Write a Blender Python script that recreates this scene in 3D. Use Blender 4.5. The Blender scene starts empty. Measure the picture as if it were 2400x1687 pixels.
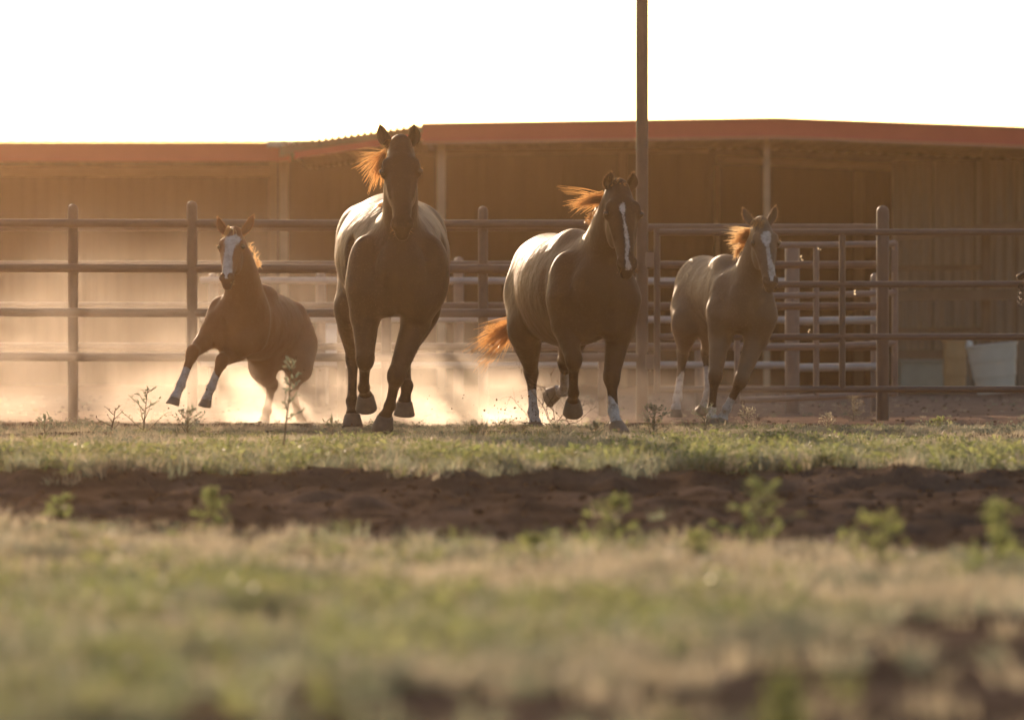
import bpy, bmesh, math, random
import numpy as np
from mathutils import Vector, Matrix

# ------------------------------------------------------------------ camera, sky, sun, exposure
scene = bpy.context.scene
col = scene.collection
CAM_H = 0.68
FPX = 13333.0                       # focal length in photograph pixels (200 mm on a 36 mm wide sensor)
W_PX, H_PX = 2400.0, 1687.0
HORIZON = 770.0
PITCH = math.atan((H_PX / 2 - HORIZON) / FPX)
cam_d = bpy.data.cameras.new("camera")
cam_d.lens = 200.0
cam_d.sensor_width = 36.0
cam_d.clip_start = 0.3
cam_d.clip_end = 6000.0
cam_d.dof.use_dof = True
cam_d.dof.focus_distance = 36.8
cam_d.dof.aperture_fstop = 3.1
cam_d.dof.aperture_blades = 0
cam = bpy.data.objects.new("camera", cam_d)
col.objects.link(cam)
cam.location = (0, 0, CAM_H)
cam.rotation_euler = (math.radians(90) - PITCH, 0, 0)
scene.camera = cam

SUN_EL = math.radians(10.5)
SUN_AZ = math.radians(-11.0)         # left of the view axis (+Y), seen from the camera
world = bpy.data.worlds.new("World")
scene.world = world
world.use_nodes = True
wn = world.node_tree.nodes
wl = world.node_tree.links
sky = wn.new("ShaderNodeTexSky")
sky.sky_type = 'NISHITA'
sky.sun_disc = False
sky.sun_elevation = SUN_EL
sky.sun_rotation = SUN_AZ
sky.altitude = 300
sky.air_density = 1.0
sky.dust_density = 3.0
sky.ozone_density = 1.0
wn["Background"].inputs[1].default_value = 0.10
wl.new(sky.outputs[0], wn["Background"].inputs[0])

sun_d = bpy.data.lights.new("sun", 'SUN')
sun_d.energy = 4.5
sun_d.angle = math.radians(0.55)
sun_d.color = (1.0, 0.715, 0.50)
sun = bpy.data.objects.new("sun", sun_d)
col.objects.link(sun)
sd = Vector((math.sin(SUN_AZ) * math.cos(SUN_EL), math.cos(SUN_AZ) * math.cos(SUN_EL), math.sin(SUN_EL)))
sun.rotation_euler = (-sd).to_track_quat('-Z', 'Y').to_euler()
sun.location = sd * 80

vs = scene.view_settings
vs.view_transform = 'Standard'
vs.look = 'None'
vs.gamma = 1.0
vs.use_curve_mapping = False
vs.exposure = 0.88
cy = scene.cycles
cy.use_denoising = True
try:
    cy.denoiser = 'OPENIMAGEDENOISE'
    cy.denoising_input_passes = 'RGB_ALBEDO_NORMAL'
except Exception:
    pass
cy.max_bounces = 8
cy.transparent_max_bounces = 12
cy.volume_bounces = 1
cy.volume_step_rate = 1.0
cy.volume_max_steps = 256
cy.use_adaptive_sampling = False
cy.sample_clamp_indirect = 6.0
cy.caustics_reflective = False
cy.caustics_refractive = False

# ------------------------------------------------------------------ helpers
CF = np.array([0, math.cos(PITCH), -math.sin(PITCH)])
CU = np.array([0, math.sin(PITCH), math.cos(PITCH)])
CX = np.array([1.0, 0, 0])
CC = np.array([0, 0, CAM_H])

def at(u, v, d):
    """the point of the place that the photograph shows at pixel (u, v), d metres away"""
    return CC + d * CF + (u - W_PX / 2) / FPX * d * CX + (H_PX / 2 - v) / FPX * d * CU

def project(p):
    q = np.asarray(p) - CC
    d = q @ CF
    return W_PX / 2 + FPX * (q @ CX) / d, H_PX / 2 - FPX * (q @ CU) / d, d

def tag(o, label=None, cat=None, group=None, kind=None):
    if label: o["label"] = label
    if cat: o["category"] = cat
    if group: o["group"] = group
    if kind: o["kind"] = kind
    return o

def empty(name, loc, label=None, cat=None, group=None):
    o = bpy.data.objects.new(name, None)
    o.empty_display_size = 0.1
    col.objects.link(o)
    o.location = Vector(loc)
    return tag(o, label, cat, group)

def link_mesh(name, verts, faces, mat, parent=None, smooth=True, world_space=True):
    """a mesh object; vertices are in world space unless told otherwise, its origin is its parent's"""
    me = bpy.data.meshes.new(name)
    verts = np.asarray(verts, dtype=float)
    org = np.zeros(3)
    if parent is not None and world_space:
        p = parent
        while p is not None:
            org = org + np.array(p.location)
            p = p.parent
    elif parent is None and world_space and len(verts):
        org = np.array([verts[:, 0].mean(), verts[:, 1].mean(), verts[:, 2].min()])
    me.from_pydata((verts - org).tolist(), [], [tuple(int(i) for i in f) for f in faces])
    if smooth:
        me.polygons.foreach_set("use_smooth", [True] * len(me.polygons))
    if mat is not None:
        me.materials.append(mat)
    me.update()
    o = bpy.data.objects.new(name, me)
    col.objects.link(o)
    if parent is not None:
        o.parent = parent
    else:
        o.location = Vector(org)
    return o

def lerp(a, b, t): return np.asarray(a) * (1 - t) + np.asarray(b) * t

def nrm(v):
    v = np.asarray(v, dtype=float)
    return v / (np.linalg.norm(v) + 1e-12)

class MB:
    """collects simple shapes"""
    def __init__(s): s.v = []; s.f = []
    def add(s, v, f):
        n = len(s.v)
        s.v.extend([tuple(p) for p in v]); s.f.extend([tuple(i + n for i in q) for q in f])
        return s
    def box(s, c, size, ax=None, bev=0.0):
        c = np.asarray(c, float); h = np.asarray(size, float) / 2
        ax = np.eye(3) if ax is None else np.asarray(ax, float)
        if bev <= 0:
            P = [c + ax[0] * x * h[0] + ax[1] * y * h[1] + ax[2] * z * h[2] for x in (-1, 1) for y in (-1, 1) for z in (-1, 1)]
            F = [(0, 1, 3, 2), (4, 6, 7, 5), (0, 4, 5, 1), (2, 3, 7, 6), (0, 2, 6, 4), (1, 5, 7, 3)]
            return s.add(P, F)
        bm = bmesh.new()
        bmesh.ops.create_cube(bm, size=1.0)
        for v in bm.verts:
            v.co = Vector((v.co.x * size[0], v.co.y * size[1], v.co.z * size[2]))
        bmesh.ops.bevel(bm, geom=bm.edges[:], offset=bev, segments=2, affect='EDGES')
        P = [c + ax[0] * v.co.x + ax[1] * v.co.y + ax[2] * v.co.z for v in bm.verts]
        F = [[v.index for v in f.verts] for f in bm.faces]
        bm.free()
        return s.add(P, F)
    def tube(s, pts, rad, n=12, caps=True, dome=False):
        pts = [np.asarray(p, float) for p in pts]
        if np.isscalar(rad): rad = [rad] * len(pts)
        if dome:
            ax = nrm(pts[-1] - pts[-2]); r = rad[-1]; base = pts[-1]
            pts = pts[:-1] + [base - ax * 0.0]; rad = list(rad)
            for q in (0.35, 0.65, 0.88, 0.99):
                pts.append(base + ax * r * q); rad.append(r * math.sqrt(max(0, 1 - q * q)))
        rings = []; V = []
        prev = None
        for i, p in enumerate(pts):
            t = nrm(pts[min(i + 1, len(pts) - 1)] - pts[max(i - 1, 0)])
            if prev is None:
                a = np.array([0, 0, 1.0]) if abs(t[2]) < 0.9 else np.array([1.0, 0, 0])
                e = nrm(np.cross(t, a))
            else:
                e = nrm(prev - t * (prev @ t))
            prev = e
            g = np.cross(t, e)
            rings.append(len(V))
            for k in range(n):
                th = 2 * math.pi * k / n
                V.append(p + rad[i] * (math.cos(th) * e + math.sin(th) * g))
        F = []
        for i in range(len(pts) - 1):
            for k in range(n):
                F.append((rings[i] + k, rings[i] + (k + 1) % n, rings[i + 1] + (k + 1) % n, rings[i + 1] + k))
        if caps:
            F.append(tuple(range(n - 1, -1, -1)))
            F.append(tuple(rings[-1] + k for k in range(n)))
        return s.add(V, F)
    def build(s, name, mat, parent=None, smooth=False, autosmooth=None):
        o = link_mesh(name, s.v, s.f, mat, parent, smooth)
        if autosmooth is not None:
            me = o.data
            me.polygons.foreach_set("use_smooth", [True] * len(me.polygons))
            try: me.set_sharp_from_angle(angle=math.radians(autosmooth))
            except Exception: pass
        return o

def vnoise(x, y, seed=0):
    x = np.asarray(x, float); y = np.asarray(y, float)
    xi = np.floor(x).astype(np.int64); yi = np.floor(y).astype(np.int64)
    fx = x - xi; fy = y - yi
    fx = fx * fx * (3 - 2 * fx); fy = fy * fy * (3 - 2 * fy)
    def h(a, b):
        n = (a * 374761393 + b * 668265263 + seed * 974711) & 0x7fffffff
        n = ((n ^ (n >> 13)) * 1274126177) & 0x7fffffff
        n = n ^ (n >> 16)
        return (n & 0xffff) / 65535.0
    return (h(xi, yi) * (1 - fx) + h(xi + 1, yi) * fx) * (1 - fy) + (h(xi, yi + 1) * (1 - fx) + h(xi + 1, yi + 1) * fx) * fy

def fbm(x, y, seed=0, oct=4):
    s = 0; a = 0.5; t = 0
    for i in range(oct):
        s = s + a * vnoise(np.asarray(x) * 2 ** i, np.asarray(y) * 2 ** i, seed + i * 17); t += a; a *= 0.5
    return s / t

# ------------------------------------------------------------------ materials
def new_mat(name):
    m = bpy.data.materials.new(name); m.use_nodes = True
    nt = m.node_tree
    return m, nt, nt.nodes["Principled BSDF"]

def N(nt, typ, **kw):
    n = nt.nodes.new(typ)
    for k, v in kw.items():
        if k == "inp":
            for a, b in v.items(): n.inputs[a].default_value = b
        else: setattr(n, k, v)
    return n

def ramp(nt, src, stops, interp='LINEAR'):
    r = nt.nodes.new("ShaderNodeValToRGB")
    r.color_ramp.interpolation = interp
    while len(r.color_ramp.elements) < len(stops): r.color_ramp.elements.new(0.5)
    for e, (p, c) in zip(r.color_ramp.elements, stops):
        e.position = p; e.color = (*c, 1)
    nt.links.new(src, r.inputs[0])
    return r

def painted(name, c1, c2, rough=0.5, scale=6.0, metallic=0.0, bump=0.02, spec=0.5, streak=False):
    """worn paint or metal: two tones mixed by noise, fine relief"""
    m, nt, b = new_mat(name)
    tc = N(nt, "ShaderNodeTexCoord")
    n1 = N(nt, "ShaderNodeTexNoise", inp={"Scale": scale, "Detail": 6.0, "Roughness": 0.65})
    if streak:
        mp = N(nt, "ShaderNodeMapping"); mp.inputs["Scale"].default_value = (1, 1, 0.12)
        nt.links.new(tc.outputs["Object"], mp.inputs[0]); nt.links.new(mp.outputs[0], n1.inputs["Vector"])
    else:
        nt.links.new(tc.outputs["Object"], n1.inputs["Vector"])
    r = ramp(nt, n1.outputs["Fac"], [(0.3, c1), (0.7, c2)])
    nt.links.new(r.outputs[0], b.inputs["Base Color"])
    b.inputs["Roughness"].default_value = rough
    b.inputs["Metallic"].default_value = metallic
    b.inputs["Specular IOR Level"].default_value = spec
    n2 = N(nt, "ShaderNodeTexNoise", inp={"Scale": scale * 12, "Detail": 4.0})
    nt.links.new(tc.outputs["Object"], n2.inputs["Vector"])
    bp = N(nt, "ShaderNodeBump", inp={"Strength": 0.4, "Distance": bump})
    nt.links.new(n2.outputs["Fac"], bp.inputs["Height"])
    nt.links.new(bp.outputs[0], b.inputs["Normal"])
    return m
# ------------------------------------------------------------------ the ground
def sstep(a, b, x):
    t = np.clip((x - a) / (b - a), 0, 1); return t * t * (3 - 2 * t)

def wob(x, y, s=0.35, seed=3, amp=2.0):
    return (fbm(np.asarray(x) * s, np.asarray(y) * s * 0.5, seed, 3) - 0.5) * 2 * amp

def bands(x, y):
    """how much grass grows at a spot: two strips of grass with churned soil between them"""
    x = np.asarray(x, float); y = np.asarray(y, float)
    w = wob(x, y * 0 + 11, .55, 5, 1.3)
    up = 26.9 + wob(x, y * 0 + 2, 1.1, 7, 0.5) + wob(x, y * 0 + 8, 6.0, 8, 0.35)              # far edge of the churned strip
    lo = 19.2 - 0.9 * x + wob(x, y * 0 + 4, .8, 9, 0.8)    # near edge, closer to the camera on the right
    back = sstep(up - 0.25, up + 0.5, y) * (1 - sstep(37.6, 40.5, y + w * .8))
    front = 1 - sstep(lo - 1.6, lo + 1.2, y + wob(x, y, 2.2, 23, 1.2))
    bare = sstep(0.0, 1.0, (13.8 - y) * 0.50 + (x - 0.42) * 1.6 + wob(x, y, 1.6, 21, 1.3) + wob(x, y, 5.0, 22, 0.5))   # bare patch near right
    patch = sstep(.30, .55, fbm(x * 1.3, y * .75, 31, 3))
    front = front * (1 - .96 * bare) * (0.35 + 0.65 * patch)
    g = np.maximum(back * (0.55 + 0.45 * sstep(.3, .5, fbm(x * 1.7, y * .8, 41, 3))), front)
    return np.clip(g, 0, 1), back, front

def gz(x, y):
    x = np.asarray(x, float); y = np.asarray(y, float)
    up = 26.9 + wob(x, y * 0 + 2, 1.1, 7, 0.5) + wob(x, y * 0 + 8, 6.0, 8, 0.35)
    z = -0.07 * (1 - sstep(up - 0.7, up + 0.15, y)) * sstep(10, 20, y)
    z = z + 0.05 * (fbm(x * .35, y * .25, 51, 3) - .5) * sstep(60, 40, y)
    z = z + 0.035 * (fbm(x * 1.6, y * 1.2, 61, 3) - .5)
    soil = sstep(17, 20, y) * (1 - sstep(27.0, 27.6, y))
    z = z + (0.02 + 0.10 * soil) * (fbm(x * 4.5, y * 2.4, 71, 4) - .5)
    z = z + 0.055 * np.exp(-((x + 2.75) / .7) ** 2 - ((y - 35.2) / .9) ** 2)          # low mound at the left
    z = z + 0.06 * np.exp(-((x - 2.0) / 1.0) ** 2 - ((y - 26.6) / .5) ** 2)           # clods heaped on the edge
    near = np.clip((np.hypot(x, y) - 4) / 4, 0, 1)
    return z * near - 0.01

def soil_material():
    m, nt, b = new_mat("soil")
    geo = N(nt, "ShaderNodeNewGeometry")
    def noise(sc, det=5.0, rough=.6):
        n = N(nt, "ShaderNodeTexNoise", inp={"Scale": sc, "Detail": det, "Roughness": rough}); nt.links.new(geo.outputs["Position"], n.inputs["Vector"]); return n
    a = N(nt, "ShaderNodeAttribute", attribute_name="grass")
    bk = N(nt, "ShaderNodeAttribute", attribute_name="far")
    c1 = ramp(nt, noise(1.8).outputs["Fac"], [(.3, (.046, .034, .027)), (.5, (.085, .063, .051)), (.72, (.15, .112, .09))])
    c2 = ramp(nt, noise(9).outputs["Fac"], [(.3, (.11, .085, .050)), (.6, (.17, .13, .078)), (.8, (.22, .175, .11))])
    c3 = ramp(nt, noise(3).outputs["Fac"], [(.3, (.20, .135, .10)), (.7, (.30, .215, .165))])
    m1 = N(nt, "ShaderNodeMix", data_type='RGBA'); nt.links.new(a.outputs["Fac"], m1.inputs[0]); nt.links.new(c1.outputs[0], m1.inputs[6]); nt.links.new(c2.outputs[0], m1.inputs[7])
    m2 = N(nt, "ShaderNodeMix", data_type='RGBA'); nt.links.new(bk.outputs["Fac"], m2.inputs[0]); nt.links.new(m1.outputs[2], m2.inputs[6]); nt.links.new(c3.outputs[0], m2.inputs[7])
    nt.links.new(m2.outputs[2], b.inputs["Base Color"])
    b.inputs["Roughness"].default_value = 1.0; b.inputs["Specular IOR Level"].default_value = 0.0
    bp = N(nt, "ShaderNodeBump", inp={"Strength": .9, "Distance": .03}); nt.links.new(noise(22, 6).outputs["Fac"], bp.inputs["Height"])
    nt.links.new(bp.outputs[0], b.inputs["Normal"])
    return m
SOIL = soil_material()
def build_ground():
    ys = np.concatenate([[-1500, -300, -60, -15, -4, 0, 2, 4, 5.5, 7], np.arange(8, 14, .06), np.arange(14, 46, .075), np.arange(46, 72, .35), [74, 80, 90, 110, 150, 220, 400, 800, 1500]])
    t = np.concatenate([[-400, -90, -20, -6, -2.2, -1.5], np.linspace(-1.15, 1.15, 231), [1.5, 2.2, 6, 20, 90, 400]])
    Yg, T = np.meshgrid(ys, t, indexing='ij')
    X = T * (1.2 + .085 * np.clip(Yg, 0, 70)); X = np.clip(X, -1500, 1500)
    core = (np.abs(T) < 2.3) & (Yg < 60)
    Z = np.where(core, gz(X, Yg), -0.01)
    g, back, front = bands(X, Yg)
    ny, nx = Yg.shape
    idx = np.arange(ny * nx).reshape(ny, nx)
    F = np.stack([idx[:-1, :-1], idx[:-1, 1:], idx[1:, 1:], idx[1:, :-1]], -1).reshape(-1, 4)
    V = np.stack([X, Yg, Z], -1).reshape(-1, 3)
    me = bpy.data.meshes.new("ground")
    me.vertices.add(len(V)); me.vertices.foreach_set("co", V.ravel())
    me.loops.add(F.size); me.loops.foreach_set("vertex_index", F.ravel())
    me.polygons.add(len(F)); me.polygons.foreach_set("loop_start", np.arange(0, F.size, 4)); me.polygons.foreach_set("loop_total", np.full(len(F), 4))
    me.polygons.foreach_set("use_smooth", np.ones(len(F), bool))
    me.update(calc_edges=True); me.validate()
    for nm, arr in (("grass", np.where(core, g, .4)), ("far", sstep(39.0, 42.5, Yg + wob(X, Yg, .8, 91, 1.2)))):
        at_ = me.attributes.new(nm, 'FLOAT', 'POINT'); at_.data.foreach_set("value", arr.ravel().astype(np.float32))
    me.materials.append(SOIL)
    o = bpy.data.objects.new("ground", me); col.objects.link(o)
    tag(o, "bare brown earth with strips of short dry grass", "ground", kind="structure")
build_ground()

# ------------------------------------------------------------------ grass, ground cover, clods (nobody could count them)
def leaf_material(name, c1, c2, c3, trans=.5):
    m, nt, b = new_mat(name)
    out = nt.nodes["Material Output"]
    oi = N(nt, "ShaderNodeObjectInfo")
    r = ramp(nt, oi.outputs["Random"], [(0.0, c1), (.5, c2), (1.0, c3)])
    geo = N(nt, "ShaderNodeNewGeometry"); n = N(nt, "ShaderNodeTexNoise", inp={"Scale": 2.5, "Detail": 3.0}); nt.links.new(geo.outputs["Position"], n.inputs["Vector"])
    hs = N(nt, "ShaderNodeHueSaturation"); mr = N(nt, "ShaderNodeMapRange", inp={1: .3, 2: .7, 3: .7, 4: 1.35}); nt.links.new(n.outputs["Fac"], mr.inputs[0])
    nt.links.new(mr.outputs[0], hs.inputs["Value"]); nt.links.new(r.outputs[0], hs.inputs["Color"])
    nt.links.new(hs.outputs[0], b.inputs["Base Color"]); b.inputs["Roughness"].default_value = .55
    t = N(nt, "ShaderNodeBsdfTranslucent"); nt.links.new(hs.outputs[0], t.inputs[0])
    mx = N(nt, "ShaderNodeMixShader"); mx.inputs[0].default_value = trans
    nt.links.new(b.outputs[0], mx.inputs[1]); nt.links.new(t.outputs[0], mx.inputs[2]); nt.links.new(mx.outputs[0], out.inputs[0])
    return m
G_DRY = leaf_material("grass_dry", (.38, .33, .23), (.48, .42, .30), (.34, .30, .20))
G_GREEN = leaf_material("grass_green", (.20, .225, .145), (.27, .285, .19), (.24, .26, .175))
G_SAGE = leaf_material("leaf_sage", (.19, .22, .15), (.26, .27, .18), (.16, .19, .13), .45)
G_WEED = leaf_material("leaf_weed", (.16, .20, .075), (.22, .25, .09), (.27, .28, .12), .6)

SRC = bpy.data.collections.new("ground_cover_sources")
def tuft(name, rng, mat, n, hmin, hmax, rad, width, bend):
    V = []; F = []
    for i in range(n):
        a = rng.uniform(0, 6.28); r = rad * math.sqrt(rng.uniform()); h = rng.uniform(hmin, hmax)
        p = np.array([r * math.cos(a), r * math.sin(a), -.01]); da = a + rng.normal(0, .7)
        lean = np.array([math.cos(da), math.sin(da), 0]) * bend * rng.uniform(.3, 1.2)
        side = np.array([-math.sin(da + rng.normal(0, .8)), math.cos(da), 0]) * width
        b0 = len(V)
        for j, t in enumerate((0, .45, .8)):
            c = p + lean * h * t * t + np.array([0, 0, h * (t - .25 * bend * t * t)]); w = side * (1 - .35 * j)
            V += [c - w, c + w]
        V.append(p + lean * h + np.array([0, 0, h * (1 - .3 * bend)]))
        F += [(b0, b0 + 1, b0 + 3, b0 + 2), (b0 + 2, b0 + 3, b0 + 5, b0 + 4), (b0 + 4, b0 + 5, b0 + 6)]
    return V, F
def leafy(rng, n, h, lw, ll, spread):
    """a low forb: short stems with many small leaves"""
    V = []; F = []
    for i in range(n):
        a = rng.uniform(0, 6.28); t = rng.uniform(.15, 1); r = spread * t * rng.uniform(.3, 1)
        p = np.array([r * math.cos(a), r * math.sin(a), h * t * rng.uniform(.6, 1)])
        d = nrm([math.cos(a) + rng.normal(0, .5), math.sin(a) + rng.normal(0, .5), rng.uniform(-.1, .9)]); s = nrm(np.cross(d, [0, 0, 1]) + rng.normal(0, .3, 3)) * lw
        L = ll * rng.uniform(.6, 1.2); b0 = len(V)
        V += [p, p + d * L * .45 + s, p + d * L + np.array([0, 0, -.15 * L]), p + d * L * .45 - s]; F += [(b0, b0 + 1, b0 + 2, b0 + 3)]
    for i in range(5):
        a = rng.uniform(0, 6.28); q = np.array([spread * .7 * math.cos(a), spread * .7 * math.sin(a), h]); b0 = len(V)
        V += [(-.002, 0, 0), (.002, 0, 0), tuple(q + [.001, 0, 0]), tuple(q - [.001, 0, 0])]; F += [(b0, b0 + 1, b0 + 2, b0 + 3)]
    return V, F
def source(name, V, F, mat):
    me = bpy.data.meshes.new(name); me.from_pydata([tuple(map(float, p)) for p in V], [], F); me.materials.append(mat)
    o = bpy.data.objects.new(name, me); SRC.objects.link(o); return o
def scatter(name, label, cat, pts, rotz, scl, idx, src_objs, tilt=.15, rng=None):
    c = bpy.data.collections.new(name + "_kinds")
    for o in src_objs:
        c.objects.link(o)
    me = bpy.data.meshes.new(name); me.from_pydata(pts.tolist(), [], [])
    a = me.attributes.new("rot", 'FLOAT_VECTOR', 'POINT'); R = np.stack([rng.normal(0, tilt, len(pts)), rng.normal(0, tilt, len(pts)), rotz], 1); a.data.foreach_set("vector", R.ravel().astype(np.float32))
    a = me.attributes.new("scl", 'FLOAT', 'POINT'); a.data.foreach_set("value", scl.astype(np.float32))
    a = me.attributes.new("pick", 'INT', 'POINT'); a.data.foreach_set("value", idx.astype(np.int32))
    o = bpy.data.objects.new(name, me); col.objects.link(o)
    ng = bpy.data.node_groups.new(name + "_scatter", 'GeometryNodeTree')
    ng.interface.new_socket(name="Geometry", in_out='INPUT', socket_type='NodeSocketGeometry')
    ng.interface.new_socket(name="Geometry", in_out='OUTPUT', socket_type='NodeSocketGeometry')
    gi = ng.nodes.new("NodeGroupInput"); go = ng.nodes.new("NodeGroupOutput")
    ci = ng.nodes.new("GeometryNodeCollectionInfo"); ci.inputs[0].default_value = c; ci.inputs[1].default_value = True; ci.inputs[2].default_value = True
    ip = ng.nodes.new("GeometryNodeInstanceOnPoints"); ip.inputs["Pick Instance"].default_value = True
    def attr(nm, ty):
        n = ng.nodes.new("GeometryNodeInputNamedAttribute"); n.data_type = ty; n.inputs[0].default_value = nm; return n.outputs[0]
    ng.links.new(gi.outputs[0], ip.inputs["Points"]); ng.links.new(ci.outputs[0], ip.inputs["Instance"])
    ng.links.new(attr("pick", 'INT'), ip.inputs["Instance Index"]); ng.links.new(attr("rot", 'FLOAT_VECTOR'), ip.inputs["Rotation"]); ng.links.new(attr("scl", 'FLOAT'), ip.inputs["Scale"])
    ng.links.new(ip.outputs[0], go.inputs[0])
    md = o.modifiers.new("scatter", 'NODES'); md.node_group = ng
    return tag(o, label, cat, kind="stuff")

def build_cover():
    rng = np.random.default_rng(5)
    kinds = []
    for i in range(3): kinds.append(source(f"a{i}_dry_tuft", *tuft("", rng, None, 26, .035, .10, .05, .0026, .7), G_DRY))
    for i in range(3): kinds.append(source(f"b{i}_green_tuft", *tuft("", rng, None, 30, .035, .095, .05, .003, .6), G_GREEN))
    for i in range(2): kinds.append(source(f"c{i}_sage_forb", *leafy(rng, 46, .06, .005, .028, .07), G_SAGE))
    for i in range(2): kinds.append(source(f"d{i}_green_forb", *leafy(rng, 34, .08, .008, .035, .06), G_WEED))
    # y ranges: far strip, churned strip, near strip, beyond the fence
    P = []
    def rnd(n, y0, y1):
        y = np.sqrt(rng.uniform(y0 * y0, y1 * y1, n)); x = rng.uniform(-1, 1, n) * (.09 * y * 1.2 + .5); return x, y
    for (n, y0, y1, k) in ((30000, 26, 41, 1.0), (26000, 7.5, 26, 1.0), (900, 40, 58, 0)):
        x, y = rnd(n, y0, y1); g, back, front = bands(x, y)
        keep = rng.uniform(size=n) < (g * (1.0 if k else 0) + (.0006 if k else 1.0))
        if not k: keep &= fbm(x * .8, y * .5, 111, 2) > .45
        P.append(np.stack([x[keep], y[keep]], 1))
    P = np.concatenate(P); x, y = P[:, 0], P[:, 1]; n = len(P)
    green = sstep(.38, .62, fbm(x * .9, y * .5, 121, 3) + .10 * np.exp(-((y - 28.2) / 1.1) ** 2) * 2.2 + .04 * (y < 22) - .05 * (y > 32))
    sage = sstep(.5, .65, fbm(x * 1.3, y * .7, 131, 3))
    u = rng.uniform(size=n); w = rng.uniform(size=n)
    idx = np.where(u < green * .75, np.where(w < .75, rng.integers(3, 6, n), rng.integers(8, 10, n)), np.where(w < sage * .55, rng.integers(6, 8, n), rng.integers(0, 3, n)))
    scl = rng.uniform(.55, 1.25, n) * (.75 + .5 * fbm(x * 2, y * 1.2, 141, 2)) * np.where(y > 39, .9, 1.0)
    scl *= np.where((y > 27) & (y < 29.2), 1.25, 1.0) * (1 - .5 * sstep(32.5, 35, y))
    scatter("grass", "short dry and green grass with low forbs across the pasture", "grass", np.stack([x, y, gz(x, y) - .004], 1), rng.uniform(0, 6.28, n), scl, idx, kinds, .12, rng)
    # taller dry scrub along the line where the grass meets the bare yard
    n = 900; y2 = rng.uniform(34.6, 39.6, n); x2 = rng.uniform(-1, 1, n) * (.09 * y2 * 1.2 + .5); k2 = fbm(x2 * 1.4, y2 * .9, 151, 3) > .47; x2, y2 = x2[k2], y2[k2]; n = len(x2)
    scatter("dry_scrub", "dry scrubby weeds along the edge of the bare yard", "weeds", np.stack([x2, y2, gz(x2, y2) - .004], 1), rng.uniform(0, 6.28, n), rng.uniform(.5, 1.15, n), np.where(rng.uniform(size=n) < .6, rng.integers(6, 8, n), rng.integers(0, 3, n)), kinds, .2, rng)
    # clods on the churned strip and beyond the fence
    bm = bmesh.new(); srcs = []
    for i in range(4):
        bm = bmesh.new(); bmesh.ops.create_icosphere(bm, subdivisions=2, radius=.03)
        for v in bm.verts: v.co *= 1 + .55 * (rng.uniform() - .5) + .3 * math.sin(v.co.x * 110 + i) * math.cos(v.co.y * 90); v.co.z *= .65
        srcs.append(source(f"clod{i}", [tuple(v.co) for v in bm.verts], [tuple(q.index for q in f.verts) for f in bm.faces], SOIL_CLOD)); bm.free()
    n = 22000; x, y = rnd(n, 8, 58); g, _, _ = bands(x, y)
    keep = (rng.uniform(size=n) < np.where((y > 17) & (y < 27.2), 1 - g, .25 * (1 - g) * (1 - .5 * (y > 40))))
    x, y = x[keep], y[keep]; n = len(x)
    scatter("soil_clods", "loose clods of dark earth lying on the churned strip", "soil", np.stack([x, y, gz(x, y)], 1), rng.uniform(0, 6.28, n), (.10 + .55 * rng.uniform(0, 1, n) ** 2.2), rng.integers(0, 4, n), srcs, .4, rng)
SOIL_CLOD = painted("soil_clod", (.055, .033, .022), (.11, .07, .048), 1.0, 20, bump=.01, spec=0.0)
build_cover()

# ------------------------------------------------------------------ pipe fences, gates, pole
PIPE = painted("pipe_brown", (.088, .062, .052), (.115, .080, .066), .5, 9, bump=.0006, spec=.35)
PIPE2 = painted("pipe_weathered", (.17, .125, .105), (.22, .16, .135), .5, 9, bump=.0006, spec=.35)
PIPE3 = painted("pipe_galvanised", (.30, .26, .24), (.42, .37, .34), .45, 7, metallic=.3, bump=.003)
STEEL = painted("steel_dark", (.03, .026, .022), (.06, .05, .042), .5, 9, metallic=.5, bump=.003)
DF = 42.5
def rail(parent, u0, v0, u1, v1, d0, d1, r, mat, name="rail", bow=0.0):
    A = at(u0, v0, d0); B = at(u1, v1, d1); pts = []
    for i in range(7):
        t = i / 6; p = lerp(A, B, t); p[2] -= bow * math.sin(math.pi * t); pts.append(p)
    return MB().tube(pts, r, 12).build(name, mat, parent, autosmooth=40)
def post(parent, u, vtop, d, r, mat, name="post", lean=0.0, cap=True, bottom=None):
    T = at(u, vtop, d); zb = (float(gz(T[0], T[1])) - .06) if bottom is None else at(u, bottom, d)[2]
    B = np.array([T[0] - lean, T[1], zb]); top = T - np.array([0, 0, r])
    return MB().tube([B, lerp(B, top, .5), top], r, 14, dome=cap).build(name, mat, parent, autosmooth=50)

fa = empty("pipe_fence", at(700, 985, DF), "brown four-rail pipe fence behind the two left horses", "fence")
for v in (523.5, 628, 732, 836):
    rail(fa, -260, v - 1.5, 1496, v + 2, DF - .03, DF - .03, .0325, PIPE, bow=.004)
for u, vt, r in ((-130, 477, .039), (171, 478, .039), (450, 471, .041), (905, 478, .039), (1132, 483, .038)):
    post(fa, u, vt, DF + (.05 if u != 450 else -.03), r, PIPE)
fb = empty("pipe_fence", at(700, 975, DF + 2.6), "second brown pipe fence just behind the nearest fence on the left", "fence")
for v in (533, 620, 717, 812):
    rail(fb, -260, v, 2062, v + 1, DF + 2.6, DF + 2.2, .030, PIPE)
for u in (800, 1412):
    post(fb, u, 545, DF + 2.6, .036, PIPE)
fc = empty("pipe_fence", at(1100, 950, 50), "pale weathered pen fence in front of the barn, third row back", "fence")
for v in (657, 747, 853):
    rail(fc, 470, v, 1866, v + 3, 50, 49.4, .030, PIPE3)
for u, vt in ((500, 640), (752, 636), (1075, 602), (1330, 640), (1640, 640)):
    post(fc, u, vt, 50.1, .045, PIPE2)

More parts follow.
